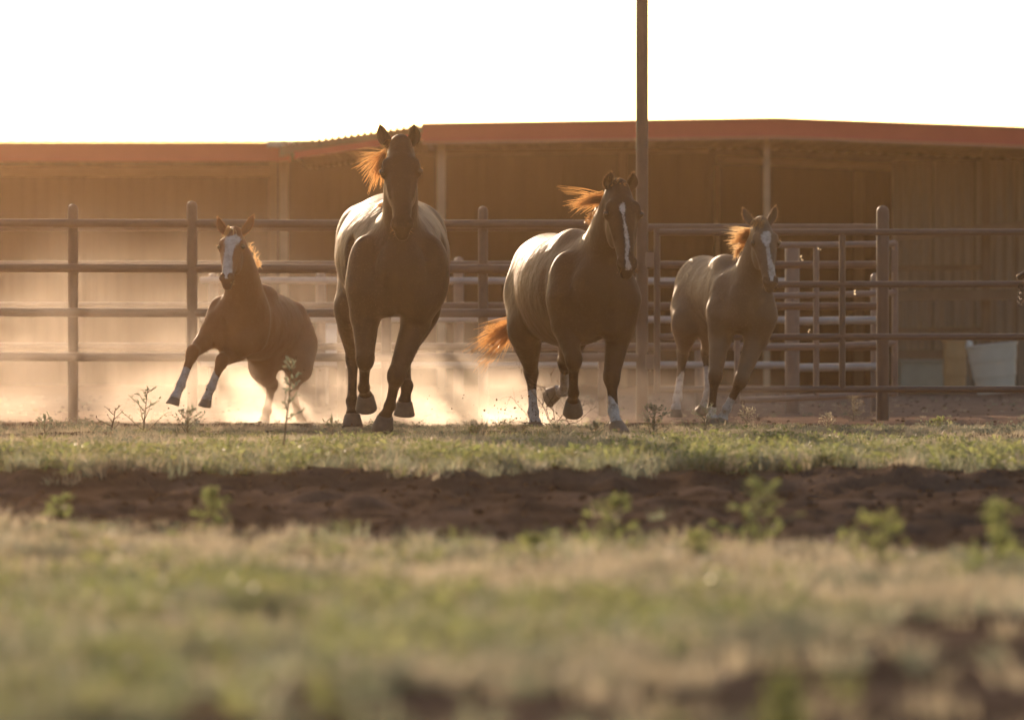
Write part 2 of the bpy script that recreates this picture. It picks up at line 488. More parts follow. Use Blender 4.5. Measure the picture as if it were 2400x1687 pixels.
pole = empty("steel_pole", at(1505, 985, DF), "tall brown steel pole rising out of the picture between two horses", "pole")
post(pole, 1505, -420, DF, .046, PIPE, "shaft")
MB().box(at(1505, -425, DF), (.14, .14, .02), bev=.004).build("top_plate", PIPE, pole)
pe = empty("gate_post", at(2069, 990, DF + .5), "thick round gate post with a domed top at the right", "post")
post(pe, 2069, 482, DF + .5, .048, PIPE, "shaft")

ga = empty("pipe_gate", at(1950, 915, DF - .35), "brown pipe gate in front, running out of the picture on the right", "gate")
for v in (545, 667, 790, 913):
    rail(ga, 1538, v, 2620, v - 1, DF - .35, DF - .35, .0245, PIPE)
for u, v0, v1 in ((1540, 537, 921), (2620, 537, 921), (1974, 548, 910)):
    MB().tube([at(u, v0, DF - .35), at(u, v1, DF - .35)], .024, 12).build("stile", PIPE, ga, autosmooth=40)
for v in (609, 848):
    hb = MB().box(at(1529, v, DF - .3), (.10, .06, .11), bev=.006).build("hinge", PIPE2, ga)
    MB().tube([at(1521, v - 22, DF - .3), at(1521, v + 22, DF - .3)], .014, 10).build("hinge_pin", STEEL, hb, autosmooth=40)
# chain and latch on the gate's far end
def chain(parent, p0, p1, n, r=.016, w=.0045, mat=None):
    for i in range(n):
        c = lerp(p0, p1, (i + .5) / n); ax = nrm(p1 - p0); L = np.linalg.norm(p1 - p0) / n * .78
        side = np.array([1.0, 0, 0]) if i % 2 == 0 else np.array([0, 1.0, 0]); pts = []
        for k in range(13):
            th = 2 * math.pi * k / 12; pts.append(c + ax * (L * math.sin(th)) + side * (r * math.cos(th)))
        MB().tube(pts, w, 6, caps=False).build("link", mat or STEEL, parent, smooth=True)
lt = MB().box(at(2392, 648, DF - .42), (.055, .05, .055), bev=.012).build("latch", STEEL, ga)
MB().tube([at(2384, 652, DF - .46), at(2400, 640, DF - .46), at(2412, 655, DF - .46)], .018, 10).build("latch_bolt", STEEL, lt, autosmooth=40)
ch = empty("gate_chain", at(2392, 712, DF - .44), "short dark chain hanging from the gate latch at the right edge", "chain")
chain(ch, at(2392, 668, DF - .44), at(2390, 716, DF - .44), 7)

gb = empty("pipe_gate", at(1910, 925, 44.4), "weathered pipe gate sagging half open behind the dun foal", "gate")
for (v0, v1) in ((574, 571), (694, 686), (816, 804), (938, 921)):
    rail(gb, 1722, v0, 2098, v1, 43.6, 44.6, .024, PIPE2, bow=.006)
for u, a, b, d in ((1728, 568, 944, 43.6), (1913, 575, 930, 44.1), (2098, 566, 928, 44.6)):
    MB().tube([at(u, a, d), at(u, b, d)], .023, 12).build("stile", PIPE2, gb, autosmooth=40)
for v in (612, 860):
    hb = MB().box(at(2092, v, 44.5), (.07, .06, .17), bev=.006).build("hinge", PIPE2, gb)
    MB().tube([at(2086, v - 30, 44.45), at(2086, v + 30, 44.45)], .012, 10).build("hinge_pin", STEEL, hb, autosmooth=40)
ch2 = empty("gate_chain", at(1741, 985, 43.5), "rusty chain hanging from the sagging gate behind the dun foal", "chain")
chain(ch2, at(1741, 940, 43.5), at(1740, 985, 43.5), 6, .014, .004)
fd = empty("pipe_fence", at(1960, 960, 47), "pale pen panel seen between gate and barn on the right", "fence")
for v in (752, 861):
    rail(fd, 1866, v + 1, 2055, v - 2, 46.8, 47.3, .033, PIPE3)
post(fd, 1857, 567, 46.6, .060, PIPE2)
post(fd, 2052, 640, 47.4, .04, PIPE2)

# ------------------------------------------------------------------ the barn
RED = painted("trim_red", (.44, .030, .022), (.52, .042, .03), .5, 2.5, bump=.004, streak=False)
RED2 = painted("trim_red_dark", (.34, .03, .02), (.40, .04, .03), .5, 2.5, bump=.004)
RED3 = painted("trim_red_pale", (.42, .15, .09), (.50, .19, .12), .5, 2.5, bump=.004)
TIN = painted("roof_tin", (.34, .31, .28), (.46, .42, .38), .45, 4, metallic=.35, bump=.004)
WALL = painted("wall_tin", (.17, .145, .115), (.24, .205, .165), .55, 1.4, bump=.004, streak=True)
WOOD = painted("timber", (.11, .075, .05), (.17, .12, .08), .8, 3, bump=.01, streak=True)
BACK = painted("wall_tin_shaded", (.012, .009, .007), (.013, .010, .008), .95, 1.4, bump=.004, streak=True)  # back walls near black: the barn's interior shade put into their colour
BEAM = painted("timber_pale", (.30, .22, .14), (.40, .30, .20), .8, 3, bump=.01)
DB = 60.0
def strip(parent, name, u0, v0, u1, v1, th, d, mat, dep=.05, drop=0.0):
    """a board along the roof edge: thickness th metres below the line (u0,v0)-(u1,v1)"""
    A = at(u0, v0, d); B = at(u1, v1, d); dz = np.array([0, 0, -th]); o = np.array([0, 0, -drop]); k = np.array([0, dep, 0])
    A = A + o; B = B + o
    P = [A, B, B + dz, A + dz, A + k, B + k, B + dz + k, A + dz + k]
    F = [(3, 2, 1, 0), (4, 5, 6, 7), (0, 1, 5, 4), (2, 3, 7, 6), (1, 2, 6, 5), (3, 0, 4, 7)]
    return MB().add(P, F).build(name, mat, parent)
def corr_sheet(parent, name, A, B, C, D, mat, n=24, amp=.012):
    """ribbed metal sheet with its ribs running from edge A-B to edge D-C"""
    V = []; F = []; nn = nrm(np.cross(np.asarray(B) - A, np.asarray(D) - A))
    for i in range(n * 4 + 1):
        t = i / (n * 4); h = amp * (1, .9, -1, -.9)[i % 4]
        V += [lerp(A, B, t) + nn * h, lerp(D, C, t) + nn * h]
    for i in range(n * 4): F.append((2 * i, 2 * i + 2, 2 * i + 3, 2 * i + 1))
    return link_mesh(name, V, F, mat, parent, smooth=False)
barn = empty("barn", at(1700, 921, DB + 3), "open-fronted barn with red roof trim across the right background", "barn")
prof = [(990, 292), (1820, 279), (2760, 314)]
DEPTH = np.array([0, 9.0, 0])
for (a, b) in zip(prof[:-1], prof[1:]):
    A = at(*a, DB) + [0, .07, -.03]; B = at(*b, DB) + [0, .07, -.03]
    corr_sheet(barn, "roof_sheet", A, B, B + DEPTH, A + DEPTH, TIN, 30, .01)
    fs = strip(barn, "fascia", *a, *b, .18, DB, RED, .06)
    strip(fs, "drip_edge", *a, *b, .035, DB - .015, RED2, .02, -.012)
    strip(fs, "lower_trim", *a, *b, .028, DB - .01, RED3, .05, .182)
A = at(655, 341, DB + .3); B = at(990, 293, DB)
corr_sheet(barn, "roof_sheet", A, B, B + DEPTH, A + DEPTH, TIN, 22, .016)
strip(barn, "rafter", 655, 343, 990, 296, .11, DB + .15, WOOD, .06)
strip(barn, "fascia", 690, 356, 990, 312, .075, DB - .02, RED, .05)
for u, w, d, vt, m in ((1034, .09, 60.3, 335, BEAM), (1797, .065, 60.3, 322, BEAM), (665, .09, 61.5, 372, BEAM), (2013, .11, 65, 400, WOOD), (2311, .10, 62.0, 350, WOOD), (1460, .09, 65.5, 352, WOOD), (2560, .1, 60.3, 330, WOOD), (1680, .05, 65.5, 390, BEAM)):
    T = at(u, vt, d); MB().box((T[0], T[1], T[2] / 2 - .03), (w, w, T[2] + .06), bev=.006).build("post", m, barn)
def beam(parent, u0, v0, u1, v1, d, th, m, name="beam"): return strip(parent, name, u0, v0, u1, v1, th, d, m, .06)
beam(barn, 1680, 366, 2165, 388, 64.2, .075, BEAM); beam(barn, 1000, 352, 1660, 345, 64.6, .06, WOOD)
beam(barn, 2100, 545, 2620, 496, 61.5, .10, WOOD); beam(barn, 2100, 622, 2300, 620, 62.3, .06, WOOD, "wall_rail"); beam(barn, 2100, 680, 2620, 676, 61.8, .12, WOOD, "wall_rail")
beam(barn, 2100, 768, 2300, 766, 62.3, .06, WOOD, "wall_rail"); beam(barn, 2100, 820, 2300, 820, 62.3, .10, WOOD, "wall_rail")
# ribbed wall panels: one sheet after another, the near side wall first, then the back wall
x0 = at(2090, 800, 63)[0]
for i in range(7):
    A = np.array([x0 + i * .46, 63.0 - i * .05, -.02]); B = A + [.45, -.05, 0]; h = np.array([0, 0, 2.55 + .0 * i])
    corr_sheet(barn, "wall_panel", A, B, B + h, A + h, WALL, 4, .012)
x0 = at(640, 800, 68.5)[0]
for i in range(15):
    A = np.array([x0 + i * .86, 68.6 - .01 * (i % 2), -.02]); B = A + [.90, 0, 0]; h = np.array([0, 0, 2.95])
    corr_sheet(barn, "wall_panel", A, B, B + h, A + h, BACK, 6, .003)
barn2 = empty("barn", at(250, 921, DB + 3), "lower barn with a flat red eave across the left background", "barn")
A = at(-420, 336, 61) + [0, -.02, .02]; B = at(690, 336, 61) + [0, -.02, .02]
corr_sheet(barn2, "roof_sheet", A, B, B + DEPTH + [0, 0, .3], A + DEPTH + [0, 0, .3], TIN, 40, .01)
fs = strip(barn2, "fascia", -420, 337, 680, 337, .19, 61, RED, .06)
strip(fs, "drip_edge", -420, 337, 680, 337, .03, 60.98, RED2, .02, -.012)
strip(barn2, "gutter", 626, 333, 668, 335, .05, 60.9, PIPE3, .08)
beam(barn2, -420, 392, 640, 392, 62.5, .10, BEAM)
for u in (-200, 640):
    T = at(u, 380, 62); MB().box((T[0], T[1], T[2] / 2 - .03), (.09, .09, T[2] + .06), bev=.006).build("post", WOOD, barn2)
x0 = at(-480, 800, 68.5)[0]
for i in range(7):
    A = np.array([x0 + i * .86, 68.8 - .01 * (i % 2), -.02]); B = A + [.90, 0, 0]; h = np.array([0, 0, 2.85])
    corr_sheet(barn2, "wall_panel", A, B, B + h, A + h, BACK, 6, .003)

# things standing by the barn
def drum(name, u, vt, vb, d, w_top, w_bot, mat, label, cat, tilt=0.0, rim=True):
    B = at(u, vb, d); T = at(u, vt, d); H = T[2] - B[2]
    o = empty(name, (B[0], B[1], B[2]), label, cat)
    ax = nrm([math.sin(tilt), 0, math.cos(tilt)])
    pts = [B, B + ax * H * .33, B + ax * H * .34, B + ax * H * .66, B + ax * H * .67, B + ax * H]; rr = [w_bot, lerp(w_bot, w_top, .33), lerp(w_bot, w_top, .34) + .008, lerp(w_bot, w_top, .66), lerp(w_bot, w_top, .67) + .008, w_top]
    MB().tube(pts, [float(q) for q in rr], 24).build("wall", mat, o, autosmooth=35)
    if rim: MB().tube([B + ax * (H - .012), B + ax * (H + .012)], w_top + .012, 24).build("rim", mat, o, autosmooth=35)
    return o
ORANGE = painted("drum_tan", (.36, .20, .085), (.44, .26, .12), .6, 4, bump=.004)
TUB = painted("tub_plastic", (.46, .43, .36), (.54, .50, .43), .5, 4, bump=.003)
TROUGH = painted("trough_green", (.20, .22, .17), (.27, .28, .22), .6, 4, bump=.004)
WHITE = painted("bin_white", (.62, .60, .57), (.72, .70, .66), .5, 5, bump=.003)
drum("barrel", 2238, 800, 921, 59.0, .115, .115, ORANGE, "tan barrel standing beside the pale tub at the barn", "barrel")
drum("tub", 2335, 808, 921, 57.5, .255, .19, TUB, "large pale plastic tub leaning by the barn at the right edge", "tub", tilt=-.10)
tr = empty("water_trough", at(2158, 921, 60), "low grey-green trough on the ground left of the tan barrel", "trough")
c = at(2158, 884, 60)
MB().box((c[0], c[1], c[2]), (.46, .5, .33), bev=.02).build("tank", TROUGH, tr)
MB().box((c[0], c[1], c[2] + .17), (.49, .53, .03), bev=.01).build("rim", TROUGH, tr)
bt = empty("jug", at(2270, 811, 58.8), "small white jug on top of the tan barrel", "jug")
MB().tube([at(2270, 806, 59.0) + [0, 0, -.03], at(2270, 800, 59) + [0, 0, 0]], .045, 16).build("body", WHITE, bt, autosmooth=40)
MB().tube([at(2270, 800, 59), at(2270, 796, 59)], .018, 12).build("cap", WHITE, bt, autosmooth=40)
wb = empty("feed_bin", at(780, 905, 52), "white feed bin standing behind the fence between foal and dark mare", "bin")
c = at(781, 810, 52); MB().box((c[0], c[1], c[2]), (.15, .3, .36), bev=.015).build("box", WHITE, wb)
MB().box((c[0], c[1] - .01, c[2] + .19), (.17, .33, .025), bev=.006).build("lid", WHITE, wb)
for sx in (-.06, .06): MB().box((c[0] + sx, c[1], c[2] / 2 - .1), (.02, .25, c[2] - .18), bev=.003).build("leg", PIPE3, wb)
# ------------------------------------------------------------------ horses: one continuous body grown from a distance field
class Field:
    def __init__(s, lo, hi, vox):
        s.vox = vox; s.lo = np.asarray(lo, float)
        s.n = np.ceil((np.asarray(hi) - s.lo) / vox).astype(int) + 1
        s.D = np.full(s.n, 0.5, dtype=np.float32)
    def _sub(s, lo, hi, pad):
        a = np.clip(np.floor((lo - pad - s.lo) / s.vox).astype(int), 0, s.n - 1)
        b = np.clip(np.ceil((hi + pad - s.lo) / s.vox).astype(int) + 1, 1, s.n)
        if np.any(b <= a): return None
        gx = (s.lo[0] + s.vox * np.arange(a[0], b[0], dtype=np.float32)).astype(np.float32)[:, None, None]
        gy = (s.lo[1] + s.vox * np.arange(a[1], b[1], dtype=np.float32)).astype(np.float32)[None, :, None]
        gz = (s.lo[2] + s.vox * np.arange(a[2], b[2], dtype=np.float32)).astype(np.float32)[None, None, :]
        return (slice(a[0], b[0]), slice(a[1], b[1]), slice(a[2], b[2])), gx, gy, gz
    def _merge(s, sl, d, k, sub=False):
        A = s.D[sl]
        if sub:
            B = -d
            h = np.maximum(k - np.abs(A - B), 0) / k
            s.D[sl] = np.maximum(A, B) + h * h * (k * 0.25)
        else:
            h = np.maximum(k - np.abs(A - d), 0) / k
            s.D[sl] = np.minimum(A, d) - h * h * (k * 0.25)
    def seg(s, p0, p1, a0, b0, a1, b1, lat, k=0.04, sub=False):
        p0 = np.asarray(p0, float); p1 = np.asarray(p1, float)
        L = np.linalg.norm(p1 - p0) + 1e-6
        n = (p1 - p0) / L
        e1 = np.asarray(lat, float); e1 = nrm(e1 - n * (e1 @ n))
        e2 = np.cross(n, e1)
        R = max(a0, b0, a1, b1)
        r = s._sub(np.minimum(p0, p1) - R, np.maximum(p0, p1) + R, k + 2 * s.vox)
        if r is None: return
        sl, gx, gy, gz = r
        wx, wy, wz = gx - p0[0], gy - p0[1], gz - p0[2]
        dn = wx * n[0] + wy * n[1] + wz * n[2]
        t = np.clip(dn / L, 0, 1)
        ax = dn - t * L
        l = wx * e1[0] + wy * e1[1] + wz * e1[2]
        m = wx * e2[0] + wy * e2[1] + wz * e2[2]
        aa = a0 + (a1 - a0) * t; bb = b0 + (b1 - b0) * t
        cc = np.minimum(aa, bb)
        q = np.sqrt((l / aa) ** 2 + (m / bb) ** 2 + (ax / cc) ** 2) + 1e-4
        rr = np.sqrt(l * l + m * m + ax * ax)
        d = np.where(q > 0.15, rr * (1 - 1 / q), -cc * 0.85)
        s._merge(sl, d, k, sub)
    def tube(s, nodes, lat, k=0.04, sub=3):
        """a chain of elliptic sections, resampled along a smooth curve, merged into the skin as one piece"""
        X = np.array([np.concatenate([p, [a, b]]) for p, a, b in nodes])
        n = len(X); Y = []
        for i in range(n - 1):
            p0, p1, p2, p3 = X[max(i - 1, 0)], X[i], X[i + 1], X[min(i + 2, n - 1)]
            m1 = (p2 - p0) * 0.5; m2 = (p3 - p1) * 0.5
            if i == 0: m1 = p2 - p1
            if i == n - 2: m2 = p2 - p1
            lim = np.abs(p2 - p1) * 1.5 + 1e-9
            m1 = np.clip(m1, -lim - 0.02, lim + 0.02); m2 = np.clip(m2, -lim - 0.02, lim + 0.02)
            for j in range(sub):
                t = j / sub; t2 = t * t; t3 = t2 * t
                Y.append((2 * t3 - 3 * t2 + 1) * p1 + (t3 - 2 * t2 + t) * m1 + (-2 * t3 + 3 * t2) * p2 + (t3 - t2) * m2)
        Y.append(X[-1]); Y = np.array(Y)
        R = Y[:, 3:].max()
        r = s._sub(Y[:, :3].min(0) - R, Y[:, :3].max(0) + R, k + 2 * s.vox)
        if r is None: return
        sl = r[0]
        shp = s.D[sl].shape
        org = np.array([q.start for q in sl])
        best = np.full(shp, 9.0, np.float32); Q = np.full(shp, 50.0, np.float32); CCm = np.full(shp, 0.05, np.float32)
        ns = len(Y) - 1
        for i, (q0, q1) in enumerate(zip(Y[:-1], Y[1:])):
            p0 = q0[:3]; p1 = q1[:3]
            L = np.linalg.norm(p1 - p0) + 1e-6; nn = (p1 - p0) / L
            e1 = np.asarray(lat, float); e1 = nrm(e1 - nn * (e1 @ nn)); e2 = np.cross(nn, e1)
            rr_ = max(q0[3:].max(), q1[3:].max()) * 1.3
            rs = s._sub(np.minimum(p0, p1) - rr_, np.maximum(p0, p1) + rr_, k + 2 * s.vox)
            if rs is None: continue
            ssl, gx, gy, gz = rs
            loc = tuple(slice(max(q.start - o, 0), min(q.stop - o, h)) for q, o, h in zip(ssl, org, shp))
            cut = tuple(slice(max(o - q.start, 0), max(o - q.start, 0) + (l.stop - l.start)) for q, o, l in zip(ssl, org, loc))
            gx = gx[cut[0]]; gy = gy[:, cut[1]]; gz = gz[:, :, cut[2]]
            wx, wy, wz = gx - p0[0], gy - p0[1], gz - p0[2]
            dn = wx * nn[0] + wy * nn[1] + wz * nn[2]
            t = np.clip(dn / L, 0, 1); ax = dn - t * L
            l = wx * e1[0] + wy * e1[1] + wz * e1[2]; m = wx * e2[0] + wy * e2[1] + wz * e2[2]
            aa = q0[3] + (q1[3] - q0[3]) * t; bb = q0[4] + (q1[4] - q0[4]) * t; cc = np.minimum(aa, bb)
            tr2 = l * l + m * m + 1e-8; rr = np.sqrt(tr2 + ax * ax)
            base = np.sqrt((l / aa) ** 2 + (m / bb) ** 2) + 1e-5
            q_in = base * rr / np.sqrt(tr2)
            q_end = np.sqrt(base * base + (ax / cc) ** 2)
            q = q_in
            if i == 0: q = np.where(ax < 0, q_end, q)
            if i == ns - 1: q = np.where(ax > 0, q_end, q)
            b_ = best[loc]; better = rr < b_
            best[loc] = np.where(better, rr, b_); Q[loc] = np.where(better, q, Q[loc]); CCm[loc] = np.where(better, cc, CCm[loc])
        d = np.where(Q > 0.15, best * (1 - 1 / np.maximum(Q, 1e-3)), -CCm * 0.85)
        d = np.where(best > 8, 0.5, d)
        s._merge(sl, d, k)
    def ell(s, c, axes, radii, k=0.04, sub=False):
        c = np.asarray(c, float); R = max(radii)
        r = s._sub(c - R, c + R, k + 2 * s.vox)
        if r is None: return
        sl, gx, gy, gz = r
        wx, wy, wz = gx - c[0], gy - c[1], gz - c[2]
        q = 0; rr = np.sqrt(wx * wx + wy * wy + wz * wz)
        for e, ra in zip(axes, radii):
            q = q + ((wx * e[0] + wy * e[1] + wz * e[2]) / ra) ** 2
        q = np.sqrt(q) + 1e-4
        d = np.where(q > 0.15, rr * (1 - 1 / q), -min(radii) * 0.85)
        s._merge(sl, d, k, sub)
    def mesh(s, smooth=2):
        D = s.D; n = s.n
        neg = D < 0
        c = np.zeros(n - 1, dtype=np.int8)
        offs = [(i, j, k) for i in (0, 1) for j in (0, 1) for k in (0, 1)]
        for (i, j, k) in offs:
            c += neg[i:n[0] - 1 + i, j:n[1] - 1 + j, k:n[2] - 1 + k]
        act = (c > 0) & (c < 8)
        idx = np.argwhere(act)
        vid = np.full(n - 1, -1, dtype=np.int64)
        vid[act] = np.arange(len(idx))
        corner = {o: D[idx[:, 0] + o[0], idx[:, 1] + o[1], idx[:, 2] + o[2]].astype(float) for o in offs}
        acc = np.zeros((len(idx), 3)); cnt = np.zeros(len(idx))
        for o in offs:
            for ax in range(3):
                if o[ax] == 1: continue
                o2 = list(o); o2[ax] = 1; o2 = tuple(o2)
                A, B = corner[o], corner[o2]
                x = (A < 0) != (B < 0)
                t = np.where(x, A / np.where(np.abs(A - B) < 1e-9, 1, A - B), 0)
                p = np.zeros((len(idx), 3)); p[:] = o; p[:, ax] += t
                acc[x] += p[x]; cnt[x] += 1
        V = s.lo + s.vox * (idx + acc / np.maximum(cnt, 1)[:, None])
        F = []
        for ax in range(3):
            a, b = [(1, 2), (2, 0), (0, 1)][ax]
            sl0 = [slice(None)] * 3; sl1 = [slice(None)] * 3
            sl0[ax] = slice(0, n[ax] - 1); sl1[ax] = slice(1, n[ax])
            N0 = neg[tuple(sl0)]; N1 = neg[tuple(sl1)]
            e = np.argwhere(N0 != N1)
            ok = (e[:, a] > 0) & (e[:, b] > 0) & (e[:, a] < n[a] - 1) & (e[:, b] < n[b] - 1)
            e = e[ok]
            first = N0[e[:, 0], e[:, 1], e[:, 2]]
            def cell(da, db):
                q = e.copy(); q[:, a] -= da; q[:, b] -= db
                return vid[q[:, 0], q[:, 1], q[:, 2]]
            Q = np.stack([cell(1, 1), cell(0, 1), cell(0, 0), cell(1, 0)], 1)
            Q[~first] = Q[~first][:, ::-1]
            F.append(Q)
        F = np.concatenate(F)
        F = F[(F >= 0).all(1)]
        E = np.concatenate([F[:, [0, 1]], F[:, [1, 2]], F[:, [2, 3]], F[:, [3, 0]]])
        deg = np.bincount(E.ravel(), minlength=len(V)).astype(float)
        for it in range(smooth):
            for lam in (0.5, -0.52):
                S = np.zeros_like(V)
                for c3 in range(3):
                    S[:, c3] = np.bincount(E[:, 0], V[E[:, 1], c3], len(V)) + np.bincount(E[:, 1], V[E[:, 0], c3], len(V))
                V = V + lam * (S / np.maximum(deg, 1)[:, None] - V)
        return V, F

def poly_sd(u, v, poly):
    """signed distance (positive inside) of points to a polygon"""
    P = np.asarray(poly, float); d = np.full(len(u), 1e9); ins = np.zeros(len(u), bool)
    for i in range(len(P)):
        a = P[i]; b = P[(i + 1) % len(P)]
        e = b - a
        t = np.clip(((u - a[0]) * e[0] + (v - a[1]) * e[1]) / (e @ e + 1e-9), 0, 1)
        d = np.minimum(d, np.hypot(u - a[0] - t * e[0], v - a[1] - t * e[1]))
        c = (a[1] > v) != (b[1] > v)
        ins ^= c & (u < (b[0] - a[0]) * (v - a[1]) / (b[1] - a[1] + 1e-12) + a[0])
    return np.where(ins, d, -d)

def coat_material(name, coat, coat2, points, white=(0.56, 0.50, 0.46), rough=0.6):
    m, nt, b = new_mat(name)
    tc = N(nt, "ShaderNodeTexCoord")
    n1 = N(nt, "ShaderNodeTexNoise", inp={"Scale": 3.0, "Detail": 5.0})
    nt.links.new(tc.outputs["Object"], n1.inputs["Vector"])
    r = ramp(nt, n1.outputs["Fac"], [(0.3, coat), (0.7, coat2)])
    ad = N(nt, "ShaderNodeAttribute", attribute_name="dark")
    mx = N(nt, "ShaderNodeMix", data_type='RGBA')
    nt.links.new(ad.outputs["Fac"], mx.inputs[0]); nt.links.new(r.outputs[0], mx.inputs[6])
    mx.inputs[7].default_value = (*points, 1)
    am = N(nt, "ShaderNodeAttribute", attribute_name="mark")
    n2 = N(nt, "ShaderNodeTexNoise", inp={"Scale": 90.0, "Detail": 3.0})
    nt.links.new(tc.outputs["Object"], n2.inputs["Vector"])
    ma = N(nt, "ShaderNodeMath", operation='MULTIPLY_ADD', inp={1: 0.030, 2: -0.015})
    nt.links.new(n2.outputs["Fac"], ma.inputs[0])
    ad2 = N(nt, "ShaderNodeMath", operation='ADD')
    nt.links.new(am.outputs["Fac"], ad2.inputs[0]); nt.links.new(ma.outputs[0], ad2.inputs[1])
    mr = N(nt, "ShaderNodeMapRange", inp={1: -0.004, 2: 0.005})
    nt.links.new(ad2.outputs[0], mr.inputs[0])
    mx2 = N(nt, "ShaderNodeMix", data_type='RGBA')
    nt.links.new(mr.outputs[0], mx2.inputs[0]); nt.links.new(mx.outputs[2], mx2.inputs[6])
    n5 = N(nt, "ShaderNodeTexNoise", inp={"Scale": 24.0, "Detail": 5.0, "Roughness": .7})
    nt.links.new(tc.outputs["Object"], n5.inputs["Vector"])
    wr = ramp(nt, n5.outputs["Fac"], [(.32, tuple(.55 * w_ * k_ for w_, k_ in zip(white, (1, .85, .7)))), (.55, white), (.8, tuple(1.1 * w_ for w_ in white))])
    nt.links.new(wr.outputs[0], mx2.inputs[7])
    nt.links.new(mx2.outputs[2], b.inputs["Base Color"])
    b.inputs["Roughness"].default_value = rough
    b.inputs["Specular IOR Level"].default_value = 0.13
    b.inputs["Sheen Weight"].default_value = 0.06
    b.inputs["Sheen Roughness"].default_value = 0.35
    b.inputs["Sheen Tint"].default_value = (1.0, 0.8, 0.6, 1)
    # hair lie: fine streaks along the body and shallow swells
    mp = N(nt, "ShaderNodeMapping"); mp.inputs["Scale"].default_value = (260, 50, 80)
    nt.links.new(tc.outputs["Object"], mp.inputs[0])
    n3 = N(nt, "ShaderNodeTexNoise", inp={"Scale": 1.0, "Detail": 2.0})
    nt.links.new(mp.outputs[0], n3.inputs["Vector"])
    n4 = N(nt, "ShaderNodeTexNoise", inp={"Scale": 9.0, "Detail": 3.0})
    nt.links.new(tc.outputs["Object"], n4.inputs["Vector"])
    b1 = N(nt, "ShaderNodeBump", inp={"Strength": 0.25, "Distance": 0.004})
    nt.links.new(n3.outputs["Fac"], b1.inputs["Height"])
    b2 = N(nt, "ShaderNodeBump", inp={"Strength": 0.35, "Distance": 0.035})
    nt.links.new(n4.outputs["Fac"], b2.inputs["Height"]); nt.links.new(b1.outputs[0], b2.inputs["Normal"])
    nt.links.new(b2.outputs[0], b.inputs["Normal"])
    return m

def hair_material(name, c, tcol, trans=0.55):
    m, nt, b = new_mat(name)
    out = nt.nodes["Material Output"]
    b.inputs["Base Color"].default_value = (*c, 1); b.inputs["Roughness"].default_value = 0.35
    t = N(nt, "ShaderNodeBsdfTranslucent"); t.inputs[0].default_value = (*tcol, 1)
    mx = N(nt, "ShaderNodeMixShader"); mx.inputs[0].default_value = trans
    nt.links.new(b.outputs[0], mx.inputs[1]); nt.links.new(t.outputs[0], mx.inputs[2])
    nt.links.new(mx.outputs[0], out.inputs[0])
    return m

HOOF = painted("hoof_horn", (0.05, 0.04, 0.032), (0.10, 0.08, 0.06), 0.6, 14, bump=0.004)
HOOF_PALE = painted("hoof_horn_pale", (0.20, 0.14, 0.09), (0.28, 0.20, 0.14), 0.6, 14, bump=0.004)
def _eye():
    m, nt, b = new_mat("eye_dark")
    n = N(nt, "ShaderNodeTexNoise", inp={"Scale": 30.0})
    r = ramp(nt, n.outputs["Fac"], [(0.3, (0.006, 0.004, 0.003)), (0.7, (0.02, 0.012, 0.008))])
    nt.links.new(r.outputs[0], b.inputs["Base Color"]); b.inputs["Roughness"].default_value = 0.06
    return m
EYE = _eye()

def strands(rng, roots, dirs, length, droop, spread, nseg=6, r0=0.0016, wave=0.02, clump=1):
    """hair: thin tapered ribbons, gathered in locks, one joined mesh"""
    V = []; F = []
    left = 0
    for p, d in zip(roots, dirs):
        if left <= 0:
            left = clump; lock_d = np.asarray(d) + rng.normal(0, spread, 3); lock_p = np.asarray(p, float); lock_w = rng.normal(0, wave, 3); lock_L = length * rng.uniform(0.45, 1.15)
        left -= 1
        if clump > 1:
            d = nrm(lock_d + rng.normal(0, spread * .22, 3)); L = lock_L * rng.uniform(.75, 1.05); pts = [lock_p * .6 + np.asarray(p) * .4]; w = lock_w
        else:
            d = nrm(lock_d); L = lock_L; pts = [lock_p]; w = lock_w
        for i in range(nseg):
            d = nrm(d + np.array([0, 0, -droop / nseg]) + w * math.sin(i * 1.7) + rng.normal(0, spread * 0.10, 3))
            pts.append(pts[-1] + d * L / nseg)
        base = len(V)
        e = nrm(np.cross(d, rng.normal(0, 1, 3) * [1, .5, 1] + [0, 1.2, 0]))
        for i, q in enumerate(pts):
            r = r0 * (1 - 0.7 * i / nseg)
            V.append(q - r * e); V.append(q + r * e)
        for i in range(nseg):
            F.append((base + 2 * i, base + 2 * i + 1, base + 2 * i + 3, base + 2 * i + 2))
    return V, F

def hoof_mesh(c, axis, toe, s):
    axis = nrm(axis); toe = nrm(np.asarray(toe) - axis * (np.asarray(toe) @ axis)); side = np.cross(axis, toe)
    V = []; F = []; n = 16
    prof = [(-0.010, 0.044, 0.0), (0.0, 0.052, 0.0), (0.012, 0.055, 0.003), (0.045, 0.063, 0.012), (0.078, 0.071, 0.022), (0.084, 0.069, 0.022), (0.084, 0.058, 0.02), (0.076, 0.02, 0.01)]
    for (h, r, sh) in prof:
        for k in range(n):
            th = 2 * math.pi * k / n
            cx = math.cos(th)
            hh = h * (1.0 if cx > -0.3 or h < 0 else 0.86)
            rt = r * (1.06 if cx > 0 else 0.9)
            V.append(np.asarray(c) + s * (axis * hh + toe * (rt * cx + sh) + side * r * math.sin(th)))
    for i in range(len(prof) - 1):
        for k in range(n):
            F.append((i * n + k, i * n + (k + 1) % n, (i + 1) * n + (k + 1) % n, (i + 1) * n + k))
    F.append(tuple((len(prof) - 1) * n + k for k in range(n))); F.append(tuple(range(n - 1, -1, -1)))
    return V, F

